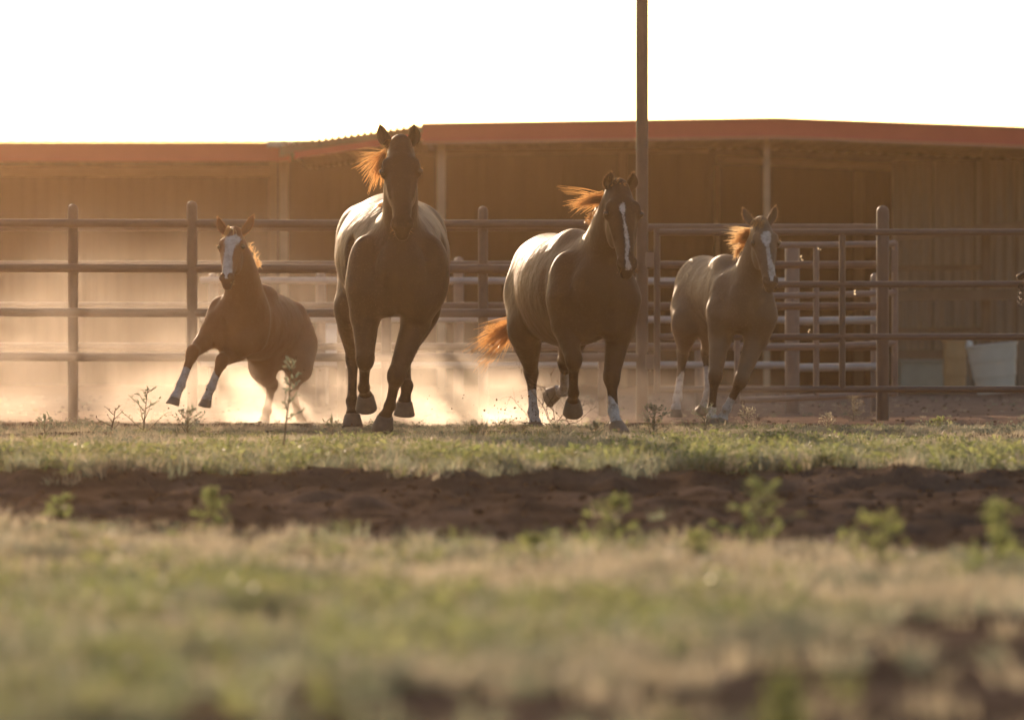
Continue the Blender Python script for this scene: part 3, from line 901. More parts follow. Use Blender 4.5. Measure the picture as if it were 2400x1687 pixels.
def ear_mesh(base, tip, S, F_, s, w=0.043, out=1.0):
    """a cupped, pointed ear open to the front"""
    D = nrm(tip - base); L = np.linalg.norm(tip - base)
    S = nrm(S - D * (S @ D)); F_ = nrm(F_ - D * (F_ @ D) - S * (F_ @ S))
    V = []; F = []; n = 16; m = 11
    for i in range(m):
        t = i / (m - 1)
        ww = s * w * (0.62 + 0.95 * t - 0.3 * t * t) * max(0.03, (1 - t ** 2.6)) ** 0.8
        dd = ww * (0.75 - 0.25 * t)
        c = base + D * L * t + S * out * s * 0.012 * math.sin(t * math.pi) - S * out * s * 0.012 * t * t + F_ * (0.012 * s * math.sin(t * 2.4))
        for k in range(n):
            th = 2 * math.pi * k / n
            x = math.cos(th) * ww; y = math.sin(th) * dd
            if y > 0:
                cup = min(1.0, 0.25 + t * 3.0)
                y = y * (1 - 1.75 * cup * max(0.0, 1 - abs(math.cos(th)) ** 2)) if t > 0.02 else y
            V.append(c + S * x + F_ * y)
    for i in range(m - 1):
        for k in range(n):
            F.append((i * n + k, i * n + (k + 1) % n, (i + 1) * n + (k + 1) % n, (i + 1) * n + k))
    F.append(tuple((m - 1) * n + k for k in range(n)))
    return V, F

def make_horse(name, label, d0, g, yaw, torso, bumps, neck, head, legs, coat, hair, mane=None, tail=None, marks=(), vox=0.0115, dark_legs=True, darkmuz=.75, leg_girth=1.0, fuzz=15000, fuzz_mat=None):
    P = lambda t: at(t[0], t[1], d0 + t[2])
    lat = np.array([math.cos(yaw), math.sin(yaw), 0.0])         # the horse's side-to-side axis
    fwd = np.array([math.sin(yaw), -math.cos(yaw), 0.0])         # the way it runs
    allp = [P(t) for t in torso] + [P(t) for t in neck] + [P(head["poll"]), P(head["muz"])]
    for lg in legs: allp += [P(t) for t in lg["pts"]]
    allp = np.array(allp)
    lo = allp.min(0) - 0.42 * g; hi = allp.max(0) + 0.42 * g
    lo[2] = allp[:, 2].min() - 0.12
    f = Field(lo, hi, vox)
    up = np.array([0, 0, 1.0])
    # trunk
    f.tube([(P(t), t[3], t[4]) for t in torso], lat, 0.10 * g, 9)
    for (t, r, k) in bumps:
        f.ell(P(t), (lat, fwd, up), r, k)
    # breast: groove between the two chest muscles, hollow behind each shoulder
    c0 = P(torso[0]); cap = min(torso[0][3], torso[0][4])
    f.seg(c0 + fwd * cap * 1.18 - up * .02 * g, c0 + fwd * cap * .80 - up * .24 * g, .016 * g, .03 * g, .02 * g, .04 * g, lat, .07 * g, sub=True)
    for sg in (-1, 1):
        q0 = P(torso[1]) - fwd * .22 * g; q1 = q0 - up * .22 * g
        ww = torso[1][3] * 1.08
        f.seg(q0 + lat * sg * ww + up * .12 * g, q1 + lat * sg * ww * 1.0 + fwd * .06 * g, .018 * g, .05 * g, .018 * g, .05 * g, lat, .08 * g, sub=True)
    # neck
    f.tube([(P(t), t[3], t[4]) for t in neck], nrm(lat * 0.6 + 0.4 * np.array([1, 0, 0])), 0.10 * g)
    # head
    pol = P(head["poll"]); mz = P(head["muz"]); L = np.linalg.norm(mz - pol); Dv = (mz - pol) / L
    hy = head.get("yaw", 0.0); S = np.array([math.cos(hy), math.sin(hy), math.sin(head.get("roll", 0.0))])
    S = nrm(S - Dv * (S @ Dv)); Fv = np.cross(Dv, S)
    hs = L / 0.62; wd = head.get("wide", 1.0)
    H = lambda t, ff, ss=0.0: pol + Dv * t * hs + Fv * ff * hs + S * ss * hs * wd
    nodes = [(0.0, -0.035, .070, .085), (0.10, -0.01, .086, .10), (0.19, -.005, .100, .112), (0.29, -.012, .086, .115), (0.38, 0.0, .067, .085), (0.48, .004, .056, .064), (0.55, -.002, .058, .058), (0.592, -.018, .042, .040)]
    f.tube([(H(t, o), a * hs * wd, b * hs) for (t, o, a, b) in nodes], S, 0.035 * hs, 4)
    for sg in (-1, 1):
        f.ell(H(.26, -.085, .045 * sg), (S, Dv, Fv), (.045 * hs * wd, .125 * hs, .085 * hs), .03 * hs)
        f.ell(H(.165, .045, .080 * sg), (S, Dv, Fv), (.036 * hs, .05 * hs, .034 * hs), .025 * hs)
        f.ell(H(.200, .020, .100 * sg), (S, Dv, Fv), (.026 * hs, .036 * hs, .036 * hs), .016 * hs)
        f.seg(H(.255, .018, .084 * sg), H(.36, .02, .066 * sg), .013 * hs, .013 * hs, .010 * hs, .010 * hs, S, .02 * hs)
        f.ell(H(.540, .028, .040 * sg), (S, Dv, Fv), (.030 * hs, .040 * hs, .030 * hs), .018 * hs)
        f.ell(H(.204, .052, .124 * sg), (S, Dv, Fv), (.017 * hs, .021 * hs, .020 * hs), .008 * hs, sub=True)
        f.ell(H(.543, .058, .053 * sg), (nrm(S + .35 * sg * Dv), nrm(Dv - .35 * sg * S), Fv), (.014 * hs, .027 * hs, .024 * hs), .008 * hs, sub=True)
    f.seg(H(.13, .070), H(.47, .048), .050 * hs * wd, .032 * hs, .030 * hs * wd, .020 * hs, S, .03 * hs)
    f.ell(H(.585, -.052), (S, Dv, Fv), (.034 * hs, .026 * hs, .03 * hs), .02 * hs)
    f.seg(H(.588, -.030, -.045), H(.588, -.030, .045), .004, .004, .004, .004, Fv, .012 * hs, sub=True)
    # legs
    chains = []
    gg = g * leg_girth
    for lg in legs:
        p = [P(t) for t in lg["pts"]]
        if lg["type"] == "fore":
            S0, E, K, T, C = p
            f.seg(S0, E, .115 * g, .15 * g, .095 * gg, .125 * gg, lat, .09 * g)
            nn = [(E, .090, .115), (lerp(E, K, .35), .078, .092), (lerp(E, K, .70), .065, .070), (lerp(E, K, .88), .058, .060), (K, .055, .057), (lerp(K, T, .18), .048, .050), (lerp(K, T, .38), .035, .040), (lerp(K, T, .75), .032, .038), (lerp(K, T, .92), .036, .042), (T, .043, .047), (lerp(T, C, .5), .034, .037), (C, .047, .050)]
            f.tube([(q, a * gg, b * gg) for q, a, b in nn], lat, .028 * g)
            f.ell(K + 0.010 * g * fwd, (lat, fwd, up), (.040 * gg, .034 * gg, .060 * gg), .05 * g)
            low = [K, T, C]
        else:
            H0, St, K, T, C = p
            f.seg(H0, St, .15 * g, .22 * g, .115 * gg, .16 * gg, lat, .12 * g)
            nn = [(St, .115, .155), (lerp(St, K, .35), .100, .125), (lerp(St, K, .70), .066, .086), (lerp(St, K, .90), .050, .066), (K, .053, .066), (lerp(K, T, .14), .045, .052), (lerp(K, T, .32), .033, .041), (lerp(K, T, .78), .031, .039), (lerp(K, T, .93), .037, .043), (T, .044, .048), (lerp(T, C, .5), .035, .038), (C, .047, .050)]
            f.tube([(q, a * gg, b * gg) for q, a, b in nn], lat, .028 * g)
            f.ell(K - fwd * .055 * g + nrm(St - K) * .045 * g, (lat, fwd, up), (.030 * gg, .034 * gg, .05 * gg), .03 * g)
            low = [K, T, C]
        chains.append((lg, low))
    V, Fc = f.mesh(2)
    # ears, joined to the same skin
    Vl = [V]; Fl = [list(map(tuple, Fc))]; nb = len(V)
    for sg, tp in zip((-1, 1), head["ears"]):
        b0 = H(.000, -.030, .058 * sg) + S * 0.0
        ev, ef = ear_mesh(b0, P(tp), S, Fv if len(tp) < 4 else nrm(Fv + tp[3] * S), hs, out=sg)
        Vl.append(np.array(ev)); Fl.append([tuple(i + nb for i in q) for q in ef]); nb += len(ev)
    V = np.concatenate(Vl); faces = [q for l in Fl for q in l]
    # real markings; nostril and eye hollows are coloured darker as well
    u, v, dd = project(V)
    px = FPX / d0
    mark = np.full(len(V), -0.2); dark = np.zeros(len(V))
    hx = V - pol
    tt = hx @ Dv / hs; ff = hx @ Fv / hs; ss = hx @ S / hs
    is_head = (tt > 0.03) & (tt < 0.66) & (ff > -0.035) & (np.abs(ss) < 0.2)
    for poly in marks:
        sdv = poly_sd(u, v, poly) / px
        mark = np.where(is_head, np.maximum(mark, sdv), mark)
    if darkmuz:
        dark = np.where(is_head, np.clip((tt - 0.48) / 0.08, 0, 1) * darkmuz, dark)
    hole = np.zeros(len(V))
    for sg in (-1, 1):
        for (q, r) in ((H(.543, .058, .053 * sg), .024), (H(.204, .046, .118 * sg), .022)):
            hole = np.maximum(hole, np.clip(1.5 - np.linalg.norm(V - q, axis=1) / (r * hs), 0, 1))
    dark = np.maximum(dark, hole)
    mark = mark - hole * 0.2
    # each low-leg vertex belongs to the nearest leg
    best = np.full(len(V), 9.0); own = np.full(len(V), -1)
    for i, (lg, low) in enumerate(chains):
        for a, b in zip(low[:-1], low[1:]):
            e = b - a; t = np.clip(((V - a) @ e) / (e @ e), 0, 1)
            d = np.linalg.norm(V - a - t[:, None] * e, axis=1)
            own = np.where(d < best, i, own); best = np.minimum(best, d)
    for i, (lg, low) in enumerate(chains):
        sel = (own == i) & (best < 0.10 * g)
        K, T, C = low
        along = (V - K) @ nrm(T - K)
        if dark_legs:
            dark = np.where(sel, np.maximum(dark, np.clip(0.55 + along / 0.12, 0, 1) * np.clip((.10 * g - best) / (.045 * g), 0, 1)), dark)
        if lg.get("white") is not None:
            Wp = lerp(K, T, lg["white"])
            sdv = (V - Wp) @ nrm(C - K)
            sdv = sdv + (0.035 * g * np.sin((V @ lat) * 55) if lg.get("jag") else 0)
            mark = np.where(sel, np.maximum(mark, np.clip(sdv, -0.1, 0.1)), mark)
    base = np.array([allp[:, 0].mean(), allp[:, 1].mean(), 0.0])
    root = empty(name, base, label, "horse", "horses running towards the camera")
    body = link_mesh("body", V, faces, coat, root)
    for nm, arr in (("mark", mark), ("dark", np.clip(dark, 0, 1))):
        at_ = body.data.attributes.new(nm, 'FLOAT', 'POINT')
        at_.data.foreach_set("value", arr.astype(np.float32))
    for lg in legs:
        C = P(lg["pts"][-1])
        hv, hf = hoof_mesh(C, lg["axis"], lg["toe"], gg * lg.get("hs", 1.0 if g > .9 else .84))
        link_mesh("hoof", hv, hf, HOOF_PALE if lg.get("white") is not None else HOOF, root)
    for sg in (-1, 1):
        bm = bmesh.new(); bmesh.ops.create_uvsphere(bm, u_segments=14, v_segments=10, radius=.021 * hs)
        c = H(.203, .040, .112 * sg)
        link_mesh("eye", [np.array(q.co) + c for q in bm.verts], [[q.index for q in fc.verts] for fc in bm.faces], EYE, root); bm.free()
    rng = np.random.default_rng(len(label) + int(d0 * 100))
    # the short coat standing off the skin, which catches the light along the outline
    A_, B_, C_ = V[Fc[:, 0]], V[Fc[:, 1]], V[Fc[:, 2]]
    nv = np.cross(B_ - A_, C_ - A_); ar = np.linalg.norm(nv, axis=1); nv = nv / (ar[:, None] + 1e-12)
    nf = fuzz; wgt = ar * (1 - .95 * np.clip(nv[:, 2] * .35 + nv[:, 1] * .95, 0, 1)); pick = rng.choice(len(Fc), nf, p=wgt / wgt.sum())
    r1 = rng.uniform(size=(nf, 1)); r2 = rng.uniform(size=(nf, 1))
    pp = A_[pick] + (B_[pick] - A_[pick]) * r1 + (V[Fc[pick, 3]] - A_[pick]) * r2; nn_ = nv[pick]
    flow = -fwd + np.array([0, 0, -.5]); tl = flow - nn_ * (nn_ @ flow)[:, None]; tl = tl / (np.linalg.norm(tl, axis=1)[:, None] + 1e-9)
    hd = nn_ * rng.uniform(.45, 1.0, (nf, 1)) + tl * .8 + rng.normal(0, .2, (nf, 3)); hd /= np.linalg.norm(hd, axis=1)[:, None]
    sdv_ = np.cross(hd, rng.normal(0, 1, (nf, 3))); sdv_ /= np.linalg.norm(sdv_, axis=1)[:, None] + 1e-9
    hl = rng.uniform(.006, .013, (nf, 1)) * (1.15 if g < .9 else 1.0)
    fv = np.stack([pp - nn_ * .001 - sdv_ * .0007, pp - nn_ * .001 + sdv_ * .0007, pp + hd * hl], 1).reshape(-1, 3)
    for sg, (ev, tp) in zip((-1, 1), zip(Vl[1:], head["ears"])):
        ec = np.asarray(ev).mean(0); ne = 420; ei = rng.integers(0, len(ev), ne); eo = np.asarray(ev)[ei] + rng.normal(0, .004, (ne, 3)); ed = nrm(P(tp) - H(0, -.03, .058 * sg)) * .5 + (eo - ec) / .05 + rng.normal(0, .3, (ne, 3))
        ed /= np.linalg.norm(ed, axis=1)[:, None]; es = np.cross(ed, rng.normal(0, 1, (ne, 3))); es /= np.linalg.norm(es, axis=1)[:, None]
        fv = np.concatenate([fv, np.stack([eo - es * .0008, eo + es * .0008, eo + ed * rng.uniform(.006, .014, (ne, 1)) * hs], 1).reshape(-1, 3)]); nf += ne
    link_mesh("coat_hair", fv, np.arange(nf * 3).reshape(-1, 3), fuzz_mat, root, smooth=False)["kind"] = "stuff"
    # whiskers and lashes, blown mane, forelock, tail
    wr = []; wdv = []
    for i in range(16):
        sg = rng.choice((-1, 1)); wr.append(H(rng.uniform(.53, .60), rng.uniform(-.05, .03), sg * rng.uniform(.03, .055))); wdv.append(S * sg + Dv * .5 + Fv * .4)
    for i in range(12):
        sg = rng.choice((-1, 1)); wr.append(H(.19 + rng.uniform(-.01, .01), .045, sg * .112)); wdv.append(S * sg + Fv * .8)
    sv, sf = strands(rng, wr, wdv, .032 * hs, .3, .25, 4, .0006)
    link_mesh("whiskers", sv, sf, hair, root)["kind"] = "stuff"
    for (nm, groups) in (("mane", mane or []), ("tail", tail or [])):
        VV = []; FF = []
        for gsp in groups:
            A = P(gsp["a"]); B = P(gsp["b"]); tgt = P(gsp["to"])
            n = gsp["n"]
            roots = [lerp(A, B, rng.uniform()) + rng.normal(0, gsp.get("jit", .008), 3) for _ in range(n)]
            dirs = [nrm(tgt - lerp(A, B, .5)) + 0 * q for q in roots]
            sv, sf = strands(rng, roots, dirs, np.linalg.norm(tgt - lerp(A, B, .5)) * gsp.get("len", 1.0), gsp.get("droop", .5), gsp.get("spread", .18), gsp.get("seg", 6), gsp.get("r", .0019), gsp.get("wave", .06), gsp.get("clump", 9))
            nbv = len(VV); VV.extend(sv); FF.extend([tuple(i + nbv for i in q) for q in sf])
        if VV:
            link_mesh(nm, VV, FF, hair, root)["kind"] = "stuff"
    return root
# ------------------------------------------------------------------ the four horses
COAT_DARK = coat_material("coat_dark_bay", (0.020, 0.013, 0.010), (0.031, 0.020, 0.015), (0.010, 0.008, 0.007))
COAT_BROWN = coat_material("coat_brown", (0.032, 0.019, 0.013), (0.046, 0.027, 0.018), (0.022, 0.014, 0.010))
COAT_CHESTNUT = coat_material("coat_chestnut", (0.17, 0.060, 0.024), (0.22, 0.082, 0.034), (0.07, 0.03, 0.016))
COAT_DUN = coat_material("coat_dun", (0.14, 0.088, 0.055), (0.19, 0.125, 0.08), (0.07, 0.042, 0.026))
HAIR_DARK = hair_material("hair_dark", (0.06, 0.028, 0.012), (0.85, 0.48, 0.19), 0.6)
HAIR_RED = hair_material("hair_red", (0.045, 0.022, 0.012), (0.85, 0.48, 0.18), 0.6)
HAIR_GOLD = hair_material("hair_gold", (0.25, 0.14, 0.06), (0.95, 0.68, 0.36), 0.7)

FUZZ_DARK = hair_material("coat_hair_dark", (0.035, 0.022, 0.014), (0.22, 0.13, 0.07), 0.5)
FUZZ_RED = hair_material("coat_hair_red", (0.10, 0.05, 0.022), (0.38, 0.20, 0.09), 0.5)
FUZZ_DUN = hair_material("coat_hair_dun", (0.14, 0.09, 0.055), (0.42, 0.27, 0.15), 0.5)
make_horse("mare", "big dark bay mare without white markings, head high, galloping straight on", 36.0, 1.0, 0.03,
    torso=[(940, 640, .02, .17, .20), (937, 615, .32, .27, .33), (920, 600, .95, .375, .38), (917, 572, 1.50, .31, .335), (917, 590, 1.85, .21, .26)],
    bumps=[((858, 640, .16), (.12, .16, .24), .055), ((1010, 640, .16), (.12, .16, .24), .055), ((835, 560, 1.55), (.13, .2, .2), .12), ((1000, 560, 1.55), (.13, .2, .2), .12), ((938, 480, .62), (.07, .25, .10), .12), ((905, 700, .05), (.10, .12, .12), .06), ((972, 700, .05), (.10, .12, .12), .06)],
    neck=[(938, 600, .22, .16, .26), (938, 520, .10, .118, .20), (939, 440, -.03, .108, .165), (939, 375, -.10, .088, .125)],
    head=dict(poll=(939, 338, -.14), muz=(943, 557, -.40), yaw=0.0, ears=[(886, 295, -.12), (975, 293, -.12)]),
    legs=[dict(type="fore", pts=[(858, 680, .12), (856, 740, .16), (856, 842, .03), (853, 908, .18), (857, 928, .24)], axis=(.03, .45, -.85), toe=(.05, -.85, -.45)),
          dict(type="fore", pts=[(985, 690, .12), (975, 752, .20), (929, 880, -.02), (914, 950, .08), (903, 976, .11)], axis=(-.15, .30, -.9), toe=(-.3, -.8, -.3)),
          dict(type="hind", pts=[(850, 630, 1.55), (825, 720, 1.30), (827, 838, 1.62), (825, 940, 1.47), (826, 972, 1.40)], axis=(0, -.1, -1), toe=(0, -1, 0)),
          dict(type="hind", pts=[(985, 630, 1.55), (990, 722, 1.25), (950, 832, 1.62), (954, 905, 1.38), (948, 942, 1.38)], axis=(-.05, .2, -.95), toe=(.1, -.9, -.2))],
    coat=COAT_DARK, hair=HAIR_DARK, fuzz_mat=FUZZ_DARK,
    mane=[dict(a=(905, 350, -.06), b=(893, 400, 0), to=(866, 425, .1), n=220, droop=.7, spread=.28), dict(a=(905, 345, -.06), b=(895, 375, 0), to=(845, 385, .1), n=70, droop=.3, spread=.35, wave=.12),
          dict(a=(912, 330, -.12), b=(945, 330, -.12), to=(905, 326, -.14), n=90, len=1.5, droop=1.2, spread=.3), dict(a=(896, 470, .05), b=(893, 490, .08), to=(886, 482, .1), n=30, spread=.3, len=1.6)])

make_horse("mare", "brown mare with a narrow white stripe down her face and tail streaming sideways", 37.4, 0.97, 0.36,
    torso=[(1405, 680, .0, .19, .22), (1385, 680, .30, .265, .335), (1320, 680, .95, .300, .380), (1284, 648, 1.42, .245, .295), (1256, 665, 1.72, .17, .25)],
    bumps=[((1325, 680, .18), (.11, .17, .25), .05), ((1452, 690, .05), (.10, .15, .23), .05), ((1237, 668, 1.48), (.10, .2, .24), .09), ((1345, 575, .52), (.07, .25, .10), .12), ((1372, 758, .02), (.10, .11, .12), .06), ((1438, 758, -.02), (.10, .11, .12), .06)],
    neck=[(1392, 645, .22, .165, .27), (1412, 585, .06, .125, .21), (1432, 520, -.12, .105, .165), (1446, 468, -.24, .086, .125)],
    head=dict(poll=(1452, 440, -.28), muz=(1470, 648, -.52), yaw=0.22, ears=[(1428, 404, -.27), (1488, 406, -.25)]),
    legs=[dict(type="fore", pts=[(1325, 705, .10), (1326, 762, .10), (1344, 842, -.06), (1344, 920, .10), (1343, 941, .16)], axis=(.0, .55, -.8), toe=(0, -.8, -.5)),
          dict(type="fore", pts=[(1460, 700, .0), (1452, 770, .08), (1433, 882, -.02), (1438, 963, -.08), (1444, 992, -.14)], axis=(.15, -.25, -.95), toe=(.45, -.85, 0), white=.72, jag=1),
          dict(type="hind", pts=[(1235, 690, 1.45), (1230, 770, 1.22), (1245, 873, 1.52), (1250, 965, 1.36), (1254, 992, 1.28)], axis=(0, -.1, -1), toe=(.3, -1, 0), white=.5),
          dict(type="hind", pts=[(1330, 690, 1.35), (1345, 770, 1.12), (1324, 850, 1.42), (1322, 915, 1.70), (1306, 918, 1.76)], axis=(-.85, .45, -.25), toe=(-.2, .0, -1), white=.25)],
    coat=COAT_BROWN, hair=HAIR_RED, fuzz_mat=FUZZ_DARK,
    marks=[[(1451, 482), (1459, 474), (1465, 480), (1466, 492), (1463, 500), (1466, 520), (1471, 540), (1475, 565), (1475, 588), (1471, 602), (1478, 615), (1480, 630), (1468, 634), (1462, 615), (1466, 600), (1467, 575), (1463, 545), (1460, 515), (1458, 500), (1452, 494)]],
    mane=[dict(a=(1418, 448, -.15), b=(1402, 482, -.08), to=(1352, 466, .0), n=230, droop=.22, spread=.19, len=1.35, wave=.10), dict(a=(1400, 490, -.08), b=(1370, 522, .05), to=(1372, 498, .1), n=120, spread=.3, len=1.0),
          dict(a=(1435, 432, -.30), b=(1462, 436, -.30), to=(1448, 424, -.32), n=120, len=1.7, droop=1.2, spread=.35)],
    tail=[dict(a=(1212, 748, 1.75), b=(1205, 775, 1.75), to=(1122, 812, 1.78), n=300, droop=.12, spread=.20, len=1.30, seg=8, r=.0024, jit=.025, wave=.10), dict(a=(1225, 690, 1.80), b=(1212, 745, 1.78), to=(1200, 775, 1.78), n=120, droop=.5, len=1.4, r=.0022)])

make_horse("foal", "chestnut foal with a wide white blaze and white front socks leaning into a turn", 40.3, 0.74, -0.52,
    torso=[(545, 752, .0, .14, .175), (566, 757, .22, .20, .245), (622, 763, .72, .20, .25), (664, 766, 1.10, .17, .21), (686, 778, 1.34, .11, .17)],
    bumps=[((515, 755, .10), (.085, .12, .18), .045), ((600, 760, .05), (.09, .13, .20), .045), ((697, 785, 1.08), (.075, .14, .22), .06), ((612, 690, .38), (.06, .18, .07), .09), ((530, 800, -.02), (.07, .09, .09), .05), ((570, 805, -.04), (.07, .09, .09), .05)],
    neck=[(576, 728, .10, .15, .21), (571, 680, -.04, .132, .16), (563, 625, -.16, .106, .125), (552, 580, -.24, .078, .095)],
    head=dict(poll=(550, 545, -.27), muz=(530, 672, -.60), yaw=-0.22, roll=-.05, wide=.92, ears=[(508, 512, -.24), (597, 507, -.22)]),
    legs=[dict(type="fore", pts=[(512, 762, .02), (495, 785, .0), (452, 826, -.22), (424, 902, -.30), (411, 931, -.34)], axis=(-.25, -.1, -.95), toe=(-.4, -.9, .0), hs=.85, white=.5),
          dict(type="fore", pts=[(580, 795, .02), (556, 818, .06), (521, 845, -.12), (495, 907, -.14), (485, 934, -.14)], axis=(-.2, .1, -.95), toe=(-.4, -.9, -.1), white=.5, jag=1),
          dict(type="hind", pts=[(655, 800, 1.00), (614, 855, .74), (637, 902, 1.02), (626, 962, .90), (620, 984, .84)], axis=(-.1, -.1, -1), toe=(-.4, -1, 0)),
          dict(type="hind", pts=[(706, 800, 1.15), (700, 858, .95), (684, 908, 1.22), (698, 966, 1.15), (706, 987, 1.12)], axis=(.1, 0, -1), toe=(-.4, -1, 0))],
    coat=COAT_CHESTNUT, hair=HAIR_GOLD, vox=.0100, dark_legs=False, darkmuz=.45, leg_girth=1.1, fuzz=14000, fuzz_mat=FUZZ_RED,
    marks=[[(527, 560), (531, 554), (545, 552), (553, 549), (562, 556), (565, 562), (560, 572), (551, 578), (547, 590), (544, 605), (545, 620), (546, 634), (540, 650), (528, 652), (517, 640), (522, 618), (525, 600), (527, 578), (525, 570)]],
    mane=[dict(a=(535, 535, -.27), b=(552, 540, -.27), to=(540, 528, -.34), n=150, len=2.2, droop=1.4, spread=.18), dict(a=(597, 596, -.10), b=(606, 628, .0), to=(607, 608, .02), n=120, spread=.35, len=1.2), dict(a=(585, 570, -.18), b=(597, 600, -.1), to=(594, 582, -.08), n=60, spread=.3, len=1.1)])

make_horse("foal", "dun foal with a white star and strip, trotting beside the pipe gate", 40.0, 0.84, 0.40,
    torso=[(1752, 712, .0, .140, .175), (1735, 704, .25, .190, .245), (1684, 686, .80, .185, .235), (1646, 672, 1.22, .180, .225), (1626, 688, 1.45, .13, .19)],
    bumps=[((1692, 715, .18), (.085, .14, .21), .045), ((1788, 722, .02), (.075, .12, .19), .045), ((1611, 705, 1.20), (.075, .16, .23), .07), ((1700, 620, .45), (.055, .2, .07), .1), ((1728, 738, .0), (.07, .09, .10), .05), ((1780, 738, -.02), (.07, .09, .10), .05)],
    neck=[(1742, 690, .14, .13, .21), (1757, 645, .0, .102, .165), (1773, 590, -.12, .084, .128), (1782, 552, -.20, .070, .095)],
    head=dict(poll=(1785, 523, -.24), muz=(1806, 681, -.45), yaw=0.25, wide=.98, ears=[(1738, 491, -.23), (1820, 484, -.22)]),
    legs=[dict(type="fore", pts=[(1690, 735, .10), (1688, 790, .16), (1676, 880, -.02), (1668, 958, -.02), (1667, 978, -.04)], axis=(0, 0, -1), toe=(.3, -.9, 0), white=.95),
          dict(type="fore", pts=[(1785, 740, .02), (1772, 795, .06), (1737, 890, -.10), (1703, 958, -.04), (1694, 978, -.02)], axis=(-.3, .1, -.9), toe=(.1, -.95, -.1), white=.62),
          dict(type="hind", pts=[(1615, 725, 1.15), (1607, 757, 1.0), (1601, 828, 1.24), (1588, 932, 1.10), (1584, 957, 1.06)], axis=(0, .1, -1), toe=(.2, -1, 0), white=.52, jag=1),
          dict(type="hind", pts=[(1670, 725, 1.05), (1671, 755, .90), (1657, 828, 1.15), (1660, 920, 1.02), (1652, 950, 1.05)], axis=(-.4, .3, -.9), toe=(-.2, -1, 0), white=.35)],
    coat=COAT_DUN, hair=HAIR_GOLD, vox=.0100, leg_girth=1.0, darkmuz=.5, fuzz=15000, fuzz_mat=FUZZ_DUN,
    marks=[[(1784, 549), (1790, 542), (1795, 543), (1802, 541), (1808, 548), (1808, 560), (1803, 572), (1804, 585), (1808, 605), (1815, 625), (1820, 645), (1818, 658), (1806, 660), (1802, 648), (1800, 625), (1797, 600), (1795, 578), (1788, 568), (1783, 562)]],
    mane=[dict(a=(1757, 535, -.16), b=(1748, 575, -.08), to=(1714, 556, .0), n=380, droop=.1, spread=.20, len=1.1), dict(a=(1748, 570, -.08), b=(1726, 598, .02), to=(1718, 588, .08), n=160, spread=.25, len=1.0),
          dict(a=(1768, 518, -.25), b=(1792, 518, -.25), to=(1778, 512, -.30), n=150, len=2.2, droop=1.4, spread=.3)])
# ------------------------------------------------------------------ weeds one can pick out
STEM = painted("weed_stem", (.14, .115, .06), (.20, .165, .09), .7, 20, bump=.002)
TWIG = painted("dry_twig", (.10, .065, .042), (.17, .115, .075), .8, 20, bump=.002)
def weed(name, label, u, d, h, rng, mat, nb=7, leaf=(.012, .03), per=9, lean=(0, 0), bare=.15, stem_r=.004, side_len=.35, cat="weed", up=.6):
    x = at(u, 900, d)[0]; y = d; b = np.array([x, y, float(gz(x, y)) - .02])
    o = empty(name, b + [0, 0, .02], label, cat)
    sm = MB(); LV = []; LF = []
    def leafat(p, dr):
        dr = nrm(dr); s = nrm(np.cross(dr, [0, 0, 1]) + rng.normal(0, .5, 3)); L = rng.uniform(.6, 1.2) * leaf[1]; w = leaf[0] * rng.uniform(.7, 1.1); nn = np.cross(s, dr)
        k = len(LV)
        LV.extend([p, p + dr * L * .3 + s * w * .5, p + dr * L * .65 + s * w * .45 + nn * L * .05, p + dr * L + np.array([0, 0, -.1 * L]), p + dr * L * .65 - s * w * .45 + nn * L * .05, p + dr * L * .3 - s * w * .5])
        LF.append((k, k + 1, k + 2, k + 3)); LF.append((k, k + 3, k + 4, k + 5))
    top = b + np.array([lean[0], lean[1], h]); mid = lerp(b, top, .5) + rng.normal(0, .015 * h / .3, 3)
    pts = [lerp(lerp(b, mid, t), lerp(mid, top, t), t) for t in np.linspace(0, 1, 8)]
    sm.tube(pts, [stem_r * (1 - .7 * i / 7) for i in range(8)], 6)
    for i in range(nb):
        t = bare + (1 - bare) * (i + rng.uniform(0, .6)) / nb; t = min(t, .98)
        p = pts[min(int(t * 7), 6)]; p = lerp(p, pts[min(int(t * 7) + 1, 7)], t * 7 - int(t * 7))
        a = i * 2.4 + rng.uniform(-.5, .5); L = h * side_len * (1.15 - .8 * t) * rng.uniform(.7, 1.2)
        dr = nrm([math.cos(a), math.sin(a) * .8, up * rng.uniform(.4, 1.4)]); q = [p]
        for j in range(4):
            dr = nrm(dr + rng.normal(0, .12, 3) + [0, 0, .05]); q.append(q[-1] + dr * L / 4)
        sm.tube(q, [stem_r * .55 * (1 - .16 * j) for j in range(5)], 5)
        for j in range(per):
            tt = (j + 1) / per; k = min(int(tt * 4), 3); pp = lerp(q[k], q[k + 1], tt * 4 - k)
            leafat(pp, dr + rng.normal(0, .9, 3) * [1, 1, .6])
    for j in range(per): leafat(pts[-1] - [0, 0, rng.uniform(0, .1) * h], rng.normal(0, .6, 3) + [0, 0, .8])
    sm.build("stem", STEM if mat is not None else TWIG, o, smooth=True)
    if mat is not None and LV: link_mesh("foliage", LV, LF, mat, o, smooth=False)["kind"] = "stuff"
    elif LV: link_mesh("foliage", LV, LF, TWIG, o, smooth=False)["kind"] = "stuff"
    return o
r_ = np.random.default_rng(77)
weed("weed", "tall thin green weed standing in front of the chestnut foal's hind legs", 660, 30.2, .53, r_, G_SAGE, 8, (.016, .034), 9, (.06, 0), .34, .007, .26)
weed("weed", "dry branching weed with narrow leaves, tallest on the left of the chestnut foal", 335, 36.2, .31, r_, G_SAGE, 9, (.014, .036), 6, (.03, 0), .05, .006, .6)
weed("weed", "bare forked twig of weed between the left fence posts", 252, 36.4, .20, r_, None, 6, (.010, .022), 3, (.05, 0), .2, .007, .6)
